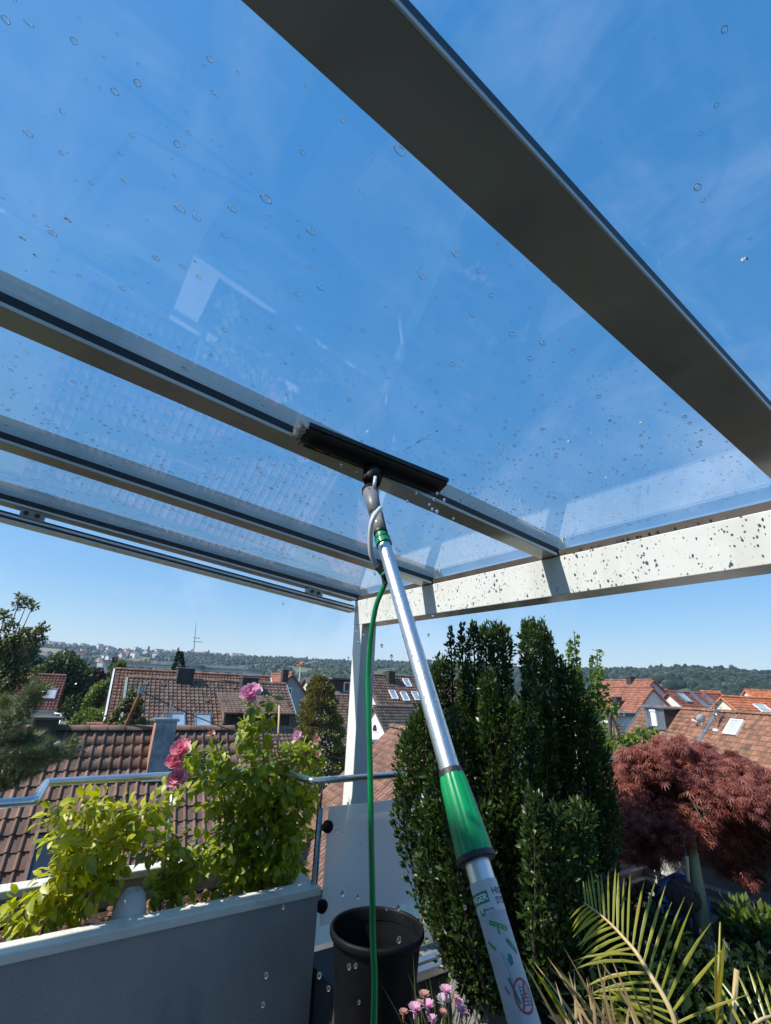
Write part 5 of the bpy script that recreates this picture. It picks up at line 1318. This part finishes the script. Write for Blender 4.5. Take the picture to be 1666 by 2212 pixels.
for zx, zy, r_, m, n in ((1280, 80, 52, 'petal_lilac', 30), (925, 365, 44, 'petal_pink', 24), (893, 428, 42, 'petal_pink', 24), (903, 515, 42, 'petal_pink', 26), (1078, 288, 22, 'petal_wilt', 10), (1520, 300, 28, 'petal_lilac', 12), (1618, 318, 24, 'petal_wilt', 12), (1625, 395, 18, 'petal_wilt', 8)):
    rose_flower(rb, zp(zx, zy, ROSE_X + .28), r_ * .423 * 3.25 / FPX * 1.08, m, n)
st = thing('plant_stake', 'thin bamboo stake with orange tag among the rose leaves', 'plant stake', root(1400))
MB().tube([V(*root(1400)), zp(1418, 380), zp(1428, 140)], .0075, 8).build('cane', 'bamboo', st, smooth=True)
MB().prism([zp(1372, 330, -3.42), zp(1395, 326, -3.42), zp(1398, 362, -3.42), zp(1376, 368, -3.42)], V(.002, 0, 0)).build('plant_tag', 'crane_orange', st)
st = thing('metal_stake', 'slim grey tube propping the rose stems in mid planter', 'plant stake', root(830))
MB().tube([V(*root(830)), zp(880, 590)], .009, 8).build('tube', 'steel', st, smooth=True)

# ------------------------------------------------------------------ columnar evergreen hedge shrub
hd = thing('evergreen_hedge', 'tall dark glossy evergreen shrub of upright shoots right of the pole', 'shrub', V(*(lambda p: (p[0], p[1], .002))(atD(1120, 2150, 3.45))))
HB = BASE[hd.name]
cols = [(973, 1361, 6, 3.6), (997, 1353, 7, 3.5), (1022, 1350, 14, 3.6), (1048, 1352, 16, 3.7), (1072, 1349, 18, 3.5), (1091, 1357, 11, 3.6), (1138, 1345, 14, 3.4), (1150, 1346, 18, 3.6), (1170, 1348, 16, 3.5), (1185, 1372, 11, 3.6), (1204, 1419, 16, 3.7), (1227, 1441, 20, 3.6), (1249, 1484, 20, 3.7), (1269, 1536, 20, 3.6), (1284, 1580, 20, 3.7), (1296, 1630, 20, 3.7), (1312, 1716, 18, 3.6),
        (950, 1424, 15, 3.6), (937, 1447, 13, 3.5), (921, 1513, 20, 3.5), (901, 1558, 22, 3.5), (880, 1588, 20, 3.6), (866, 1690, 14, 3.4), (1054, 1456, 18, 3.2), (979, 1538, 18, 3.25), (1010, 1452, 15, 3.5), (1100, 1516, 22, 3.2), (1139, 1486, 18, 3.3), (1152, 1723, 18, 3.0), (1207, 1746, 20, 3.05), (1259, 1746, 18, 3.1), (1030, 1560, 20, 3.3), (1075, 1600, 20, 3.3), (1180, 1540, 20, 3.6), (1215, 1590, 20, 3.6), (940, 1650, 22, 3.2), (980, 1760, 20, 3.1), (1040, 1740, 20, 3.15), (915, 1740, 18, 3.25), (1100, 1700, 20, 3.2)]
P_, D_, N_l = [], [], []
for i, (x, y, r_, D0) in enumerate(cols):
    top = atD(x, y, D0); foot = HB + (V(top[0], top[1], 0) - V(HB[0], HB[1], 0)) * .5
    low_l = x < 905
    if low_l: foot = HB + (V(top[0], top[1], 0) - V(HB[0], HB[1], 0)) * .55
    foot[2] = .05 if not low_l else .12
    sp = spline([foot, foot * .45 + top * .55 + (V(top[0], top[1], 0) - V(foot[0], foot[1], 0)) * .22, top], 10)
    MB().tube(sp, list(np.linspace(.012, .004, len(sp))), 5).build('shoot', 'bark', hd, smooth=True)
    rad_ = r_ * D0 / FPX * (1.15 if y > 1480 else 1.14); ln = np.linalg.norm(top - foot); n = int(ln * 780 * (rad_ / .055) ** 1.1 * (1.0 if y > 1480 else 1.35)) + 120
    t = RNG.random(n) ** .85; sp = np.array(sp); idx = np.clip((t * (len(sp) - 1)).astype(int), 0, len(sp) - 1); c = sp[idx]
    taper = np.clip((1 - t) * 7 + .35, .35, 1) * (0.55 + .45 * np.clip(t * 3.5, 0, 1)) * (1 + .25 * np.sin(t * 23 + i))
    a = RNG.uniform(0, 6.28, n); rr = np.sqrt(RNG.uniform(.12, 1, n)) * rad_ * taper
    off = np.stack([np.cos(a) * rr, np.sin(a) * rr, RNG.normal(0, .03, n)], 1)
    P_.append(c + off); o_ = off / np.maximum(np.linalg.norm(off, axis=1, keepdims=True), 1e-6); D_.append(o_ * .75 + V(0, 0, .7) + rand_unit(n) * .5); N_l.append(rand_unit(n) * .6 + V(0, 0, .8) + o_ * .3)
P_, D_, N_l = map(np.concatenate, (P_, D_, N_l)); n = len(P_)
scatter('leaves', LEAFLET, P_, frames(D_, N_l), np.where(P_[:, 2] > 1.55, .88, 1.0) * RNG.uniform(.028, .050, n), 'leaf_hedge', hd, keep=260)

# ------------------------------------------------------------------ dissected red maple
mb0 = atZ(1530, 2064, .05); mp_ = thing('red_maple', 'weeping red lace leaf maple with umbrella crown by the parapet', 'tree', V(mb0[0], mb0[1], .04))
mD = (mb0 - EYE) @ FH
tt = atD(1496, 1840, mD + .15); t2 = atD(1478, 1700, mD + .35)
MB().tube(spline([V(mb0[0], mb0[1], .02), atD(1515, 1960, mD + .05), tt, t2], 6), list(np.linspace(.052, .026, 19)), 12).build('trunk', 'bark_maple', mp_, smooth=True)
MB().tube([V(mb0[0] - .10, mb0[1], .02), atD(1484, 1850, mD - .05)], .011, 8).build('support_cane', 'bamboo', mp_, smooth=True)
cc = atD(1500, 1690, mD + .35)
lims = []
for k in range(26):
    a = k * 2.4; rr = RNG.uniform(.35, .95); e = cc + V(math.cos(a) * rr * .62, math.sin(a) * rr * .62, RNG.uniform(-.30, .02) - .35 * (rr - .4))
    m_p = (t2 + e) / 2 + V(0, 0, .02); lims.append((t2, m_p, e))
    MB().tube(spline([t2 * .8 + tt * .2, m_p, e], 4), list(np.linspace(.013, .003, 9)), 5).build('branch', 'bark', mp_, smooth=True)
MAPB = [(1352, 1672, .24), (1392, 1655, .24), (1440, 1648, .24), (1500, 1652, .26), (1555, 1668, .26), (1610, 1690, .26), (1665, 1718, .28), (1720, 1745, .30), (1390, 1622, .10), (1450, 1615, .11), (1500, 1618, .10), (1545, 1636, .10), (1600, 1650, .10), (1335, 1705, .24), (1375, 1700, .30), (1440, 1690, .34), (1510, 1690, .36), (1580, 1700, .34), (1650, 1730, .34), (1720, 1760, .34), (1350, 1760, .22), (1400, 1770, .28), (1460, 1775, .28), (1530, 1790, .28), (1600, 1790, .30), (1670, 1800, .32), (1385, 1815, .16), (1430, 1825, .16), (1545, 1840, .18), (1620, 1845, .22), (1680, 1850, .24), (1335, 1790, .16), (1765, 1730, .35), (1322, 1730, .12), (1318, 1768, .10), (1345, 1835, .10), (1372, 1850, .09), (1412, 1862, .08), (1455, 1848, .09), (1580, 1880, .10), (1610, 1895, .09), (1645, 1900, .10), (1666, 1930, .08), (1350, 1628, .08), (1420, 1600, .07), (1470, 1598, .07), (1522, 1612, .07), (1575, 1630, .08), (1640, 1668, .10)]
bl_ = [(atD(x, y, mD + RNG.uniform(.05, .75)), V(r_, r_ * 1.1, r_ * .62)) for x, y, r_ in MAPB]
n = 26000
pos, d = blob_points(bl_, n, .15)
hor = (pos - cc) * V(1, 1, 0); hor /= np.maximum(np.linalg.norm(hor, axis=1, keepdims=True), 1e-6)
scatter('leaves', maple_leaf(), pos, frames(hor * .8 + rand_unit(n) * .55 + V(0, 0, -.55), rand_unit(n) * .5 + V(0, 0, .8) + hor * .3), RNG.uniform(.045, .075, n), 'leaf_maple', mp_, smooth=False)

# second thin trunk, stakes, wicker ball, blue bag, ivy and small plants in the bed
q = atZ(1432, 1965, .03); dq = (q - EYE) @ FH
t = thing('young_shrub', 'thin dark stemmed young shrub in front of the parapet corner', 'shrub', V(q[0], q[1], .03))
MB().tube([V(q[0], q[1], .03), atD(1425, 1900, dq), atD(1410, 1800, dq)], [.022, .02, .012], 8).build('trunk', 'bark', t, smooth=True)
pos, d = blob_points([(atD(1405, 1800, dq), V(.16, .16, .10)), (atD(1390, 1830, dq), V(.12, .12, .08))], 260, .2)
scatter('leaves', maple_leaf(), pos, frames(d + V(0, 0, -.6), rand_unit(260) + V(0, 0, .8)), RNG.uniform(.05, .08, 260), 'leaf_olive', t, smooth=False)
for lab, pts in (('white painted stake leaning at the parapet corner', [(1446, 1985), (1418, 1870)]), ('thin pale cane standing left of the maple trunk', [(1470, 1915), (1448, 1830)])):
    b = atZ(pts[0][0], pts[0][1], .04); dq = (b - EYE) @ FH
    tag(MB().tube([b, atD(pts[1][0], pts[1][1], dq)], .012, 8).build('garden_stake', 'paint_white', base=b, smooth=True), lab, 'stake')
b = atZ(1510, 2085, .03); dq = (b - EYE) @ FH; bc = atD(1476, 1938, dq)
t = thing('wicker_ball', 'dark brown wicker ball on a stick left of the maple trunk', 'garden ornament', V(b[0], b[1], .03))
MB().tube([V(b[0], b[1], .03), bc], .009, 8).build('stick', 'bark', t, smooth=True)
wv, wf = ico(2, .03); link('ball_core', wv * .095 + bc, wf, 'wicker', t)
n = 260
d = rand_unit(n); a_d = np.cross(d, rand_unit(n))
scatter('wicker_strands', (np.array([(-1, .05, -.08), (-1, -.05, -.08), (0, .05, .02), (0, -.05, .02), (1, .05, -.08), (1, -.05, -.08)]), [(0, 1, 3, 2), (2, 3, 5, 4)]), bc + d * .10, frames(a_d, d), RNG.uniform(.04, .055, n), 'wicker', t)
b = atZ(1482, 2010, .05); bag = MB(); bv, bf = ico(12, .16)
bag.add(bv * V(.20, .26, .20) + V(b[0], b[1], .20), bf); o = bag.build('blue_bag', 'blue_bag', smooth=True); o.modifiers.new('s', 'SUBSURF').levels = 1; o.modifiers['s'].render_levels = 2
tag(o, 'shiny blue plastic bag lying behind the wicker ball', 'bag')
o = thing('ivy', 'dark ivy and ground cover filling the garden bed', 'ivy', (-1.2, 3.6, .05)); o['kind'] = 'stuff'
ib = []
for x, y, z, r_ in ((1400, 2000, .22, .26), (1440, 2060, .2, .3), (1420, 2120, .18, .3), (1470, 2130, .2, .3), (1500, 2150, .18, .3), (1560, 2150, .15, .28), (1620, 2120, .15, .3), (1380, 2060, .2, .28), (1600, 2180, .12, .3), (1350, 2110, .2, .28), (1660, 2080, .15, .3), (1310, 2160, .2, .26), (1540, 2200, .15, .3), (1450, 2200, .2, .3), (1660, 2170, .15, .3), (1405, 1960, .2, .18), (1360, 1990, .2, .22)):
    ib.append((atZ(x, y, z), V(r_, r_, r_ * .62)))
pos, d = blob_points(ib, 5200, .35); ok = pos[:, 2] > .03; pos, d = pos[ok], d[ok]; n = len(pos)
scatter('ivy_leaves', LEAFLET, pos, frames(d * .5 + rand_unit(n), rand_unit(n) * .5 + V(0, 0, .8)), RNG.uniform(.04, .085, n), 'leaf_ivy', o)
for lab, pp, m, n, sz in (('bright green bamboo like plant right of the maple trunk', [(1605, 1998, .26), (1632, 2012, .26), (1665, 2020, .26)], 'leaf_bright', 520, .06), ('small pale flowering plant at the foot of the maple', [(1560, 2072, .12), (1590, 2080, .12)], 'petal_white', 160, .035), ('low pale variegated herb left of the wicker ball', [(1425, 1972, .22)], 'petal_white', 30, .05)):
    c = [(atZ(x, y, z), V(.13, .13, .15) if n > 200 else V(.12, .09, .04)) for x, y, z in pp]
    t = thing('garden_plant', lab, 'plant', c[0][0] * V(1, 1, 0) + V(0, 0, .05))
    pos, d = blob_points(c, n, .2); scatter('leaves', LEAFLET, pos, frames(d + V(0, 0, .7), rand_unit(n) + V(0, 0, .6)), sz * RNG.uniform(.6, 1.2, n), m, t)
    for cc_, _ in c: MB().tube([cc_ * V(1, 1, 0) + V(0, 0, .05), cc_], .006, 5).build('stem', 'stem_green', t)

# ------------------------------------------------------------------ palm with one green frond and dry blades
pb = atD(1420, 2560, 1.9); pb[2] = max(pb[2], .3)
pm = thing('palm', 'young palm with one arching green frond and dry straw blades', 'palm', V(pb[0], pb[1], FLOOR))
MB().lathe([(.13, FLOOR), (.16, .26), (.17, .26), (.17, .29), (.15, .29), (.14, .25), (0, .25)], V(pb[0], pb[1], .002), 24).build('pot', 'black_plastic', pm, smooth=True)
MB().tube([V(pb[0], pb[1], .25), V(pb[0], pb[1], .45)], [.05, .03], 10).build('trunk', 'bark', pm, smooth=True)
crown_p = V(pb[0], pb[1], .45)
def blade(b, d, L_, w, droop, m, parent, nm='leaflet', seg=4, side=None):
    d = unit(d); side = unit(np.cross(d, side if side is not None else (EYE - b))); v, p, dd = [], np.array(b, float), d.copy()
    for i in range(seg + 1):
        k = i / seg; ww = w * (.55 + .9 * k if k < .35 else 1.0 - .93 * ((k - .35) / .65) ** 1.6)
        v += [p - side * ww / 2, p + np.cross(side, dd) * ww * .12, p + side * ww / 2]
        dd = unit(dd + V(0, 0, -droop / seg)); p = p + dd * L_ / seg
    f = []
    for i in range(seg): f += [(3 * i, 3 * i + 1, 3 * i + 4, 3 * i + 3), (3 * i + 1, 3 * i + 2, 3 * i + 5, 3 * i + 4)]
    return MB().add(v, f).build(nm, m, parent, smooth=True)
def frond(pts, n, Lmax, m, w=.0088, a0=42, a1=78, skip=0.12):
    P = np.array(spline([crown_p] + pts, 12)); sl = np.concatenate([[0], np.cumsum(np.linalg.norm(np.diff(P, axis=0), axis=1))])
    fr_ = MB().tube(P, list(np.linspace(.009, .002, len(P))), 8).build('frond', 'bamboo', pm, smooth=True)
    for i in range(n):
        k = skip + (1 - skip) * (i + .5) / n; s = k * sl[-1]; j = np.searchsorted(sl, s) - 1; j = min(max(j, 0), len(P) - 2)
        c = P[j] + (P[j + 1] - P[j]) * ((s - sl[j]) / max(sl[j + 1] - sl[j], 1e-6)); t = unit(P[j + 1] - P[j]); vw = unit(EYE - c); sd = unit(np.cross(t, vw))
        ang = R(a1 + (a0 - a1) * k)
        for sg in (-1, 1):
            L_ = Lmax * (math.sin(math.pi * min(1, .18 + .72 * k)) ** .7) * RNG.uniform(.85, 1.1) * (1.0 if sg > 0 else .9)
            d = t * math.cos(ang) + sd * sg * math.sin(ang) + vw * RNG.uniform(-.05, .28) + rand_unit(1)[0] * .05
            blade(c, d, L_, w * RNG.uniform(.8, 1.2), RNG.uniform(.1, .45) if sg > 0 else RNG.uniform(.25, .6), m, fr_)
    return fr_
frond([atD(1464, 2240, 1.72), atD(1392, 2085, 1.78), atD(1344, 2022, 1.86), atD(1303, 1981, 1.95), atD(1262, 1950, 2.06)], 32, .235, 'palm_leaf')
frond([atD(1590, 2260, 1.75), atD(1640, 2205, 1.75), atD(1700, 2190, 1.8)], 9, .17, 'palm_leaf', a0=60, a1=85, skip=.55)
P = [crown_p, atD(1545, 2240, 1.7), atD(1552, 2110, 1.72), atD(1556, 1992, 1.76)]
MB().tube(spline(P, 8), list(np.linspace(.010, .002, 25)), 6).build('spear_leaf', 'palm_leaf', pm, smooth=True)
for k in range(7): blade(atD(1548, 2215 - 10 * k, 1.7), UP + RI * RNG.uniform(-.08, .16), RNG.uniform(.12, .22), .008, .1, 'palm_leaf', pm, 'spear_blade')
MB().tube([atD(1575, 2300, 1.9), atD(1592, 2095, 1.95)], .008, 8).build('old_stalk', 'bamboo', pm, smooth=True)
for k in range(34):
    x0 = RNG.uniform(1230, 1420); b = atD(x0, 2250 + RNG.uniform(-10, 40), RNG.uniform(1.5, 1.9)); tgt = atD(x0 - RNG.uniform(-10, 150), RNG.uniform(2060, 2190), RNG.uniform(1.5, 1.95))
    dd = tgt - b; blade(b, dd + V(0, 0, .03), np.linalg.norm(dd) * 1.05, .0075, RNG.uniform(.05, .5), 'straw' if k % 6 else 'palm_leaf', pm, 'dry_blade', seg=5)
# pink carnations low in the middle
cb = atD(950, 2330, 2.25); ca = thing('pink_carnations', 'clump of pale pink carnations at the bottom edge', 'flowers', V(cb[0], cb[1], FLOOR))
MB().lathe([(.13, FLOOR), (.17, .30), (.18, .30), (.18, .33), (.16, .33), (.15, .28), (0, .28)], V(cb[0], cb[1], .002), 24).build('pot', 'black_plastic', ca, smooth=True)
croot = V(cb[0], cb[1], .29)
def frill(c, r_, m, n=11):
    fl = MB().lathe([(0, -r_ * .9), (r_ * .22, -r_ * .75), (r_ * .26, -r_ * .1), (0, 0)], c, 8).build('flower', m, ca, smooth=True)
    for i in range(n):
        q = i * 2.4; k = i / n; d = unit(V(math.cos(q), math.sin(q), .25 + .9 * (1 - k))); sd = unit(np.cross(d, (0, 0, 1))); L_ = r_ * (.7 + .35 * k)
        v = [c, c + d * L_ * .5 - sd * r_ * .28, c + d * L_ * .95 - sd * r_ * .42, c + d * L_ * 1.08 - sd * r_ * .18, c + d * L_ * .93, c + d * L_ * 1.1 + sd * r_ * .2, c + d * L_ * .95 + sd * r_ * .42, c + d * L_ * .5 + sd * r_ * .28]
        MB().add(v, [(0, 1, 4), (1, 2, 3, 4), (0, 4, 7), (4, 5, 6, 7)]).build('petal', m, fl)
for x, y, r_, m in ((897, 2183, 17, 'petal_lilac'), (924, 2176, 17, 'petal_lilac'), (959, 2166, 18, 'petal_white'), (964, 2144, 16, 'petal_lilac'), (917, 2153, 13, 'petal_wilt'), (990, 2171, 14, 'petal_lilac'), (998, 2186, 13, 'petal_lilac'), (872, 2190, 11, 'petal_wilt'), (905, 2168, 9, 'petal_wilt'), (984, 2158, 9, 'petal_wilt'), (1008, 2196, 9, 'petal_wilt'), (958, 2190, 10, 'petal_wilt'), (935, 2205, 12, 'petal_lilac')):
    c = atD(x, y, RNG.uniform(2.15, 2.35)); frill(c, r_ * 1.85 / FPX, m)
    MB().tube(spline([croot + rand_unit(1)[0] * V(.06, .06, 0), (croot + c) / 2 + rand_unit(1)[0] * .03, c - V(0, 0, r_ * 2.25 / FPX * .8)], 5), .0028, 5).build('stem', 'stem_green', ca)
for k in range(60): blade(croot + rand_unit(1)[0] * V(.08, .08, 0), V(*(rand_unit(1)[0] * V(.45, .45, 0))) + V(0, 0, 1), RNG.uniform(.12, .34), .005, RNG.uniform(.1, .6), 'leaf_olive', ca, 'blade_leaf', seg=3)

# ------------------------------------------------------------------ garden trees between the houses
def tree(name, label, cat, foot, blobs, n, leaf, m, trunk_r, tmpl=SLIP, shell=.45, keep=0, group=None, limbs=True):
    t = thing(name, label, cat, foot, group); cen = np.mean([b[0] for b in blobs], axis=0)
    MB().tube(spline([V(*foot), (V(*foot) + cen) / 2 + V(.1, .1, 0), cen], 5), list(np.linspace(trunk_r, trunk_r * .35, 11)), 9).build('trunk', 'bark', t, smooth=True)
    if limbs:
        mb = MB()
        for c, r_ in blobs:
            s0 = V(*foot) * .35 + cen * .65; mb.tube(spline([s0, (s0 + c) / 2 + V(0, 0, .1), c], 3), list(np.linspace(trunk_r * .4, trunk_r * .1, 7)), 5)
        mb.build('limbs', 'bark', t, smooth=True)
    pos, d = blob_points(blobs, n, shell)
    scatter('crown', tmpl, pos, frames(d * .6 + rand_unit(n), rand_unit(n) * .7 + d * .5 + V(0, 0, .5)), leaf * RNG.uniform(.7, 1.3, n), m, t, keep=keep)
    return t
def gz_at(p): return V(p[0], p[1], float(terrain(p[0], p[1])) - .2)
def pxblobs(L_, D0, jit=.6):
    out = []
    for x, y, r_ in L_:
        rr = r_ * D0 / FPX; out.append((atD(x, y, D0 + RNG.uniform(-jit, jit) * rr), V(rr, rr, rr * .9)))
    return out
# sparse broadleaf at the left edge
L1 = [(20, 1350, 16), (45, 1290, 12), (60, 1300, 12), (70, 1312, 10), (38, 1310, 10), (10, 1330, 14), (65, 1365, 14), (85, 1362, 12), (95, 1358, 10), (45, 1370, 16), (70, 1385, 14), (90, 1380, 9), (30, 1390, 20), (5, 1400, 25), (40, 1420, 22), (15, 1440, 26), (50, 1450, 18), (20, 1470, 26), (-20, 1380, 30), (-20, 1440, 40), (0, 1490, 30), (60, 1470, 18), (75, 1455, 12)]
tree('broadleaf_tree', 'olive green broadleaf tree reaching in at the left edge', 'tree', gz_at(atD(-90, 1500, 15)), pxblobs(L1, 15), 4200, .13, 'leaf_olive', .09, LEAFLET, shell=.1)
tree('dark_tree', 'dark green tree behind the broadleaf tree at the left edge', 'tree', gz_at(atD(45, 1480, 58)), pxblobs([(45, 1410, 28), (60, 1400, 22), (40, 1450, 34), (70, 1440, 22), (20, 1430, 36), (72, 1480, 30), (60, 1495, 30)], 58), 5200, .42, 'leaf_tree', .35, shell=.5)
tree('round_tree', 'big round dark green tree in the middle of the left gardens', 'tree', gz_at(atD(135, 1510, 54)), pxblobs([(130, 1440, 30), (155, 1445, 28), (110, 1455, 26), (140, 1425, 20), (165, 1470, 26), (100, 1475, 22), (135, 1475, 36), (170, 1500, 26), (160, 1530, 26), (120, 1500, 30), (178, 1460, 16)], 54), 8200, .40, 'leaf_tree', .4, shell=.5)
tree('copper_tree', 'dark purple leaved tree right of the big round tree', 'tree', gz_at(atD(208, 1500, 58)), pxblobs([(205, 1465, 20), (222, 1468, 16), (195, 1475, 16), (212, 1490, 20), (200, 1500, 16)], 58), 2600, .36, 'leaf_purple', .3, shell=.45)
tree('ash_tree', 'light green feathery tree above the white gable', 'tree', gz_at(atD(258, 1470, 52)), pxblobs([(258, 1440, 10), (265, 1432, 7), (250, 1446, 9), (268, 1446, 9), (258, 1455, 12)], 52), 900, .3, 'leaf_bright', .15, shell=.2)
tree('garden_tree', 'mid green tree left of the white gable', 'tree', gz_at(atD(222, 1530, 47)), pxblobs([(215, 1490, 16), (232, 1482, 14), (205, 1510, 18), (225, 1510, 20), (240, 1500, 14), (212, 1535, 20), (190, 1530, 12), (235, 1530, 14)], 47), 3600, .30, 'leaf_bright', .2, shell=.4)
tree('garden_bush', 'bright green rounded bushes in the garden below the round tree', 'bush', gz_at(atD(175, 1585, 37)), pxblobs([(170, 1555, 14), (185, 1548, 16), (205, 1545, 16), (160, 1570, 14), (195, 1565, 16), (215, 1555, 12)], 37), 2600, .2, 'leaf_bright', .1, shell=.45)
tree('lawn_bush', 'olive bush beside the dark chimney of the nearest roof', 'bush', gz_at(atD(115, 1590, 30)), pxblobs([(110, 1583, 12), (125, 1578, 12), (135, 1590, 12), (100, 1592, 10)], 30), 1400, .16, 'leaf_olive', .08, shell=.45)
tree('vine_tree', 'leafy vine around the rusty mast in front of the long house', 'vine', gz_at(atD(282, 1620, 19)), pxblobs([(285, 1500, 8), (275, 1520, 12), (292, 1530, 12), (300, 1515, 9), (262, 1535, 8), (248, 1548, 8), (285, 1550, 14), (270, 1565, 12), (300, 1565, 12), (318, 1572, 9), (335, 1570, 7), (235, 1556, 6), (255, 1572, 10)], 19), 1700, .13, 'leaf_olive', .06, FANLEAF, shell=.1)
def conifer(name, label, foot, top, rad_, n, m, leaf, tmpl=SLIP, droop=-.3, pw=.8):
    foot, top = V(*foot), V(*top); t = thing(name, label, 'conifer', foot)
    MB().tube([foot, top], [rad_ * .09, .02], 8).build('trunk', 'bark', t, smooth=True)
    k = RNG.random(n) ** .7; a = RNG.uniform(0, 6.28, n); h = top[2] - foot[2]
    rr = rad_ * (1 - k) ** pw * (.55 + .45 * np.sqrt(RNG.random(n))) * (1 + .22 * np.sin(a * 5 + k * 31) + .12 * np.sin(k * 70)) + .05
    pos = np.stack([foot[0] + (top[0] - foot[0]) * k + np.cos(a) * rr, foot[1] + (top[1] - foot[1]) * k + np.sin(a) * rr, foot[2] + h * (.06 + .94 * k)], 1)
    o_ = np.stack([np.cos(a), np.sin(a), np.zeros(n)], 1)
    scatter('foliage', tmpl, pos, frames(o_ + V(0, 0, droop) + rand_unit(n) * .4, rand_unit(n) * .6 + o_ * .5 + V(0, 0, .4)), leaf * RNG.uniform(.7, 1.3, n), m, t)
    return t
f0 = gz_at(atD(702, 1640, 25)); conifer('thuja', 'tall olive brown thuja left of the canopy post', f0, atD(692, 1461, 25), 1.55, 20000, 'leaf_thuja', .17, droop=.5, pw=.5)
f0 = gz_at(atD(392, 1450, 62)); conifer('spruce', 'small dark spruce rising behind the long brown roof', f0, atD(390, 1407, 62), 1.9, 2400, 'leaf_forest', .34)
f0 = gz_at(atD(247, 1470, 60)); conifer('slim_spruce', 'slim dark conifer tip left of the ash tree', f0, atD(250, 1418, 60), .9, 900, 'leaf_forest', .3)
# pine boughs in front of the nearest roof
pf0 = gz_at(atD(-150, 1700, 10)); pn = thing('pine', 'grey green pine boughs reaching in at the left below the broadleaf tree', 'pine', pf0)
ptop = atD(-150, 1400, 10)
MB().tube([pf0, ptop], [.22, .08], 10).build('trunk', 'bark', pn, smooth=True)
PB = [[(-150, 1600), (0, 1575), (60, 1520), (85, 1485)], [(-150, 1660), (20, 1640), (80, 1640), (120, 1620)], [(-150, 1560), (-20, 1540), (20, 1515)], [(-150, 1690), (0, 1680), (50, 1660), (85, 1640)], [(-150, 1620), (0, 1610), (60, 1600), (110, 1630)], [(-150, 1720), (-20, 1700), (30, 1690)], [(-150, 1600), (-30, 1570), (10, 1565), (40, 1560)], [(-150, 1640), (10, 1650), (60, 1670)], [(-150, 1660), (30, 1620), (110, 1640), (150, 1610)]]
pp, dd = [], []
for bp_ in PB:
    D0 = RNG.uniform(8.8, 10.5); P = np.array(spline([atD(x, y, D0) for x, y in bp_], 14)); MB().tube(P, list(np.linspace(.05, .012, len(P))), 6).build('bough', 'bark', pn, smooth=True)
    for j in range(8, len(P) - 1):
        for _ in range(9):
            c = P[j] + rand_unit(1)[0] * V(.22, .22, .16) * RNG.random() ** .5; pp.append(c); dd.append(unit(P[j + 1] - P[j]) * .6 + (c - P[j]) * 2 + V(0, 0, .45))
pp, dd = np.array(pp), np.array(dd); n = len(pp)
scatter('needles', tuft(16), pp, frames(dd + rand_unit(n) * .35, rand_unit(n)), RNG.uniform(.12, .20, n), 'needle', pn, smooth=False)
# pale fan leaved saplings between hedge and red roof
for lab, spine_px, bl_px, nn_ in (('taller pale green fan leaved sapling right of the hedge top', [(1262, 1640), (1250, 1480), (1240, 1362)], [(1240, 1375, 5), (1240, 1395, 8), (1238, 1415, 9), (1242, 1435, 10), (1244, 1455, 11), (1246, 1475, 13), (1230, 1410, 5), (1252, 1500, 14)], 420),
                                  ('shorter pale green fan leaved sapling in front of the tall red house', [(1290, 1660), (1292, 1520), (1290, 1405)], [(1290, 1410, 5), (1288, 1430, 8), (1290, 1450, 12), (1286, 1470, 14), (1295, 1490, 16), (1285, 1515, 18), (1300, 1535, 18), (1315, 1525, 12), (1290, 1560, 16), (1300, 1590, 14), (1275, 1500, 14), (1262, 1530, 14), (1325, 1530, 8)], 900)):
    D0 = 6.6; b = gz_at(atD(spine_px[0][0], spine_px[0][1], D0)); t = thing('ginkgo_sapling', lab, 'tree', b)
    P = spline([b] + [atD(x, y, D0) for x, y in spine_px], 8); MB().tube(P, list(np.linspace(.035, .004, len(P))), 7).build('trunk', 'bark', t, smooth=True)
    bl_ = pxblobs(bl_px, D0); pos, d = blob_points(bl_, nn_, .1); scatter('leaves', FANLEAF, pos, frames(d + rand_unit(nn_) * .5 + V(0, 0, .2), rand_unit(nn_) * .8 + V(0, -.3, .5)), .062 * RNG.uniform(.6, 1.2, nn_), 'leaf_ginkgo', t)
D0 = 6.3; b = gz_at(atD(1335, 1700, D0)); t = thing('ginkgo_branch_tree', 'low spreading fan leaved sapling between hedge and red maple', 'tree', b)
P = spline([b, atD(1325, 1650, D0), atD(1350, 1605, D0), atD(1410, 1580, D0)], 8); MB().tube(P, list(np.linspace(.03, .004, len(P))), 7).build('trunk', 'bark', t, smooth=True)
bl_ = pxblobs([(1320, 1620, 14), (1330, 1600, 10), (1345, 1608, 12), (1365, 1600, 12), (1385, 1592, 12), (1405, 1585, 10), (1415, 1590, 7), (1320, 1645, 14), (1360, 1612, 10)], D0)
pos, d = blob_points(bl_, 620, .1); scatter('leaves', FANLEAF, pos, frames(d + rand_unit(620) * .5, rand_unit(620) * .8 + V(0, -.3, .5)), .062 * RNG.uniform(.6, 1.2, 620), 'leaf_ginkgo', t)
# street lamp far left
b = gz_at(atD(128, 1600, 40)); tl_ = atD(133, 1543, 40)
t = thing('street_lamp', 'small pale street lamp in front of the white left house', 'street lamp', b)
MB().tube([b, tl_], [.07, .05], 8).build('pole', 'zinc', t, smooth=True); MB().tube([tl_, tl_ - RH * .55 + V(0, 0, .05)], .06, 8).build('lamp_head', 'paint_white', t, smooth=True)
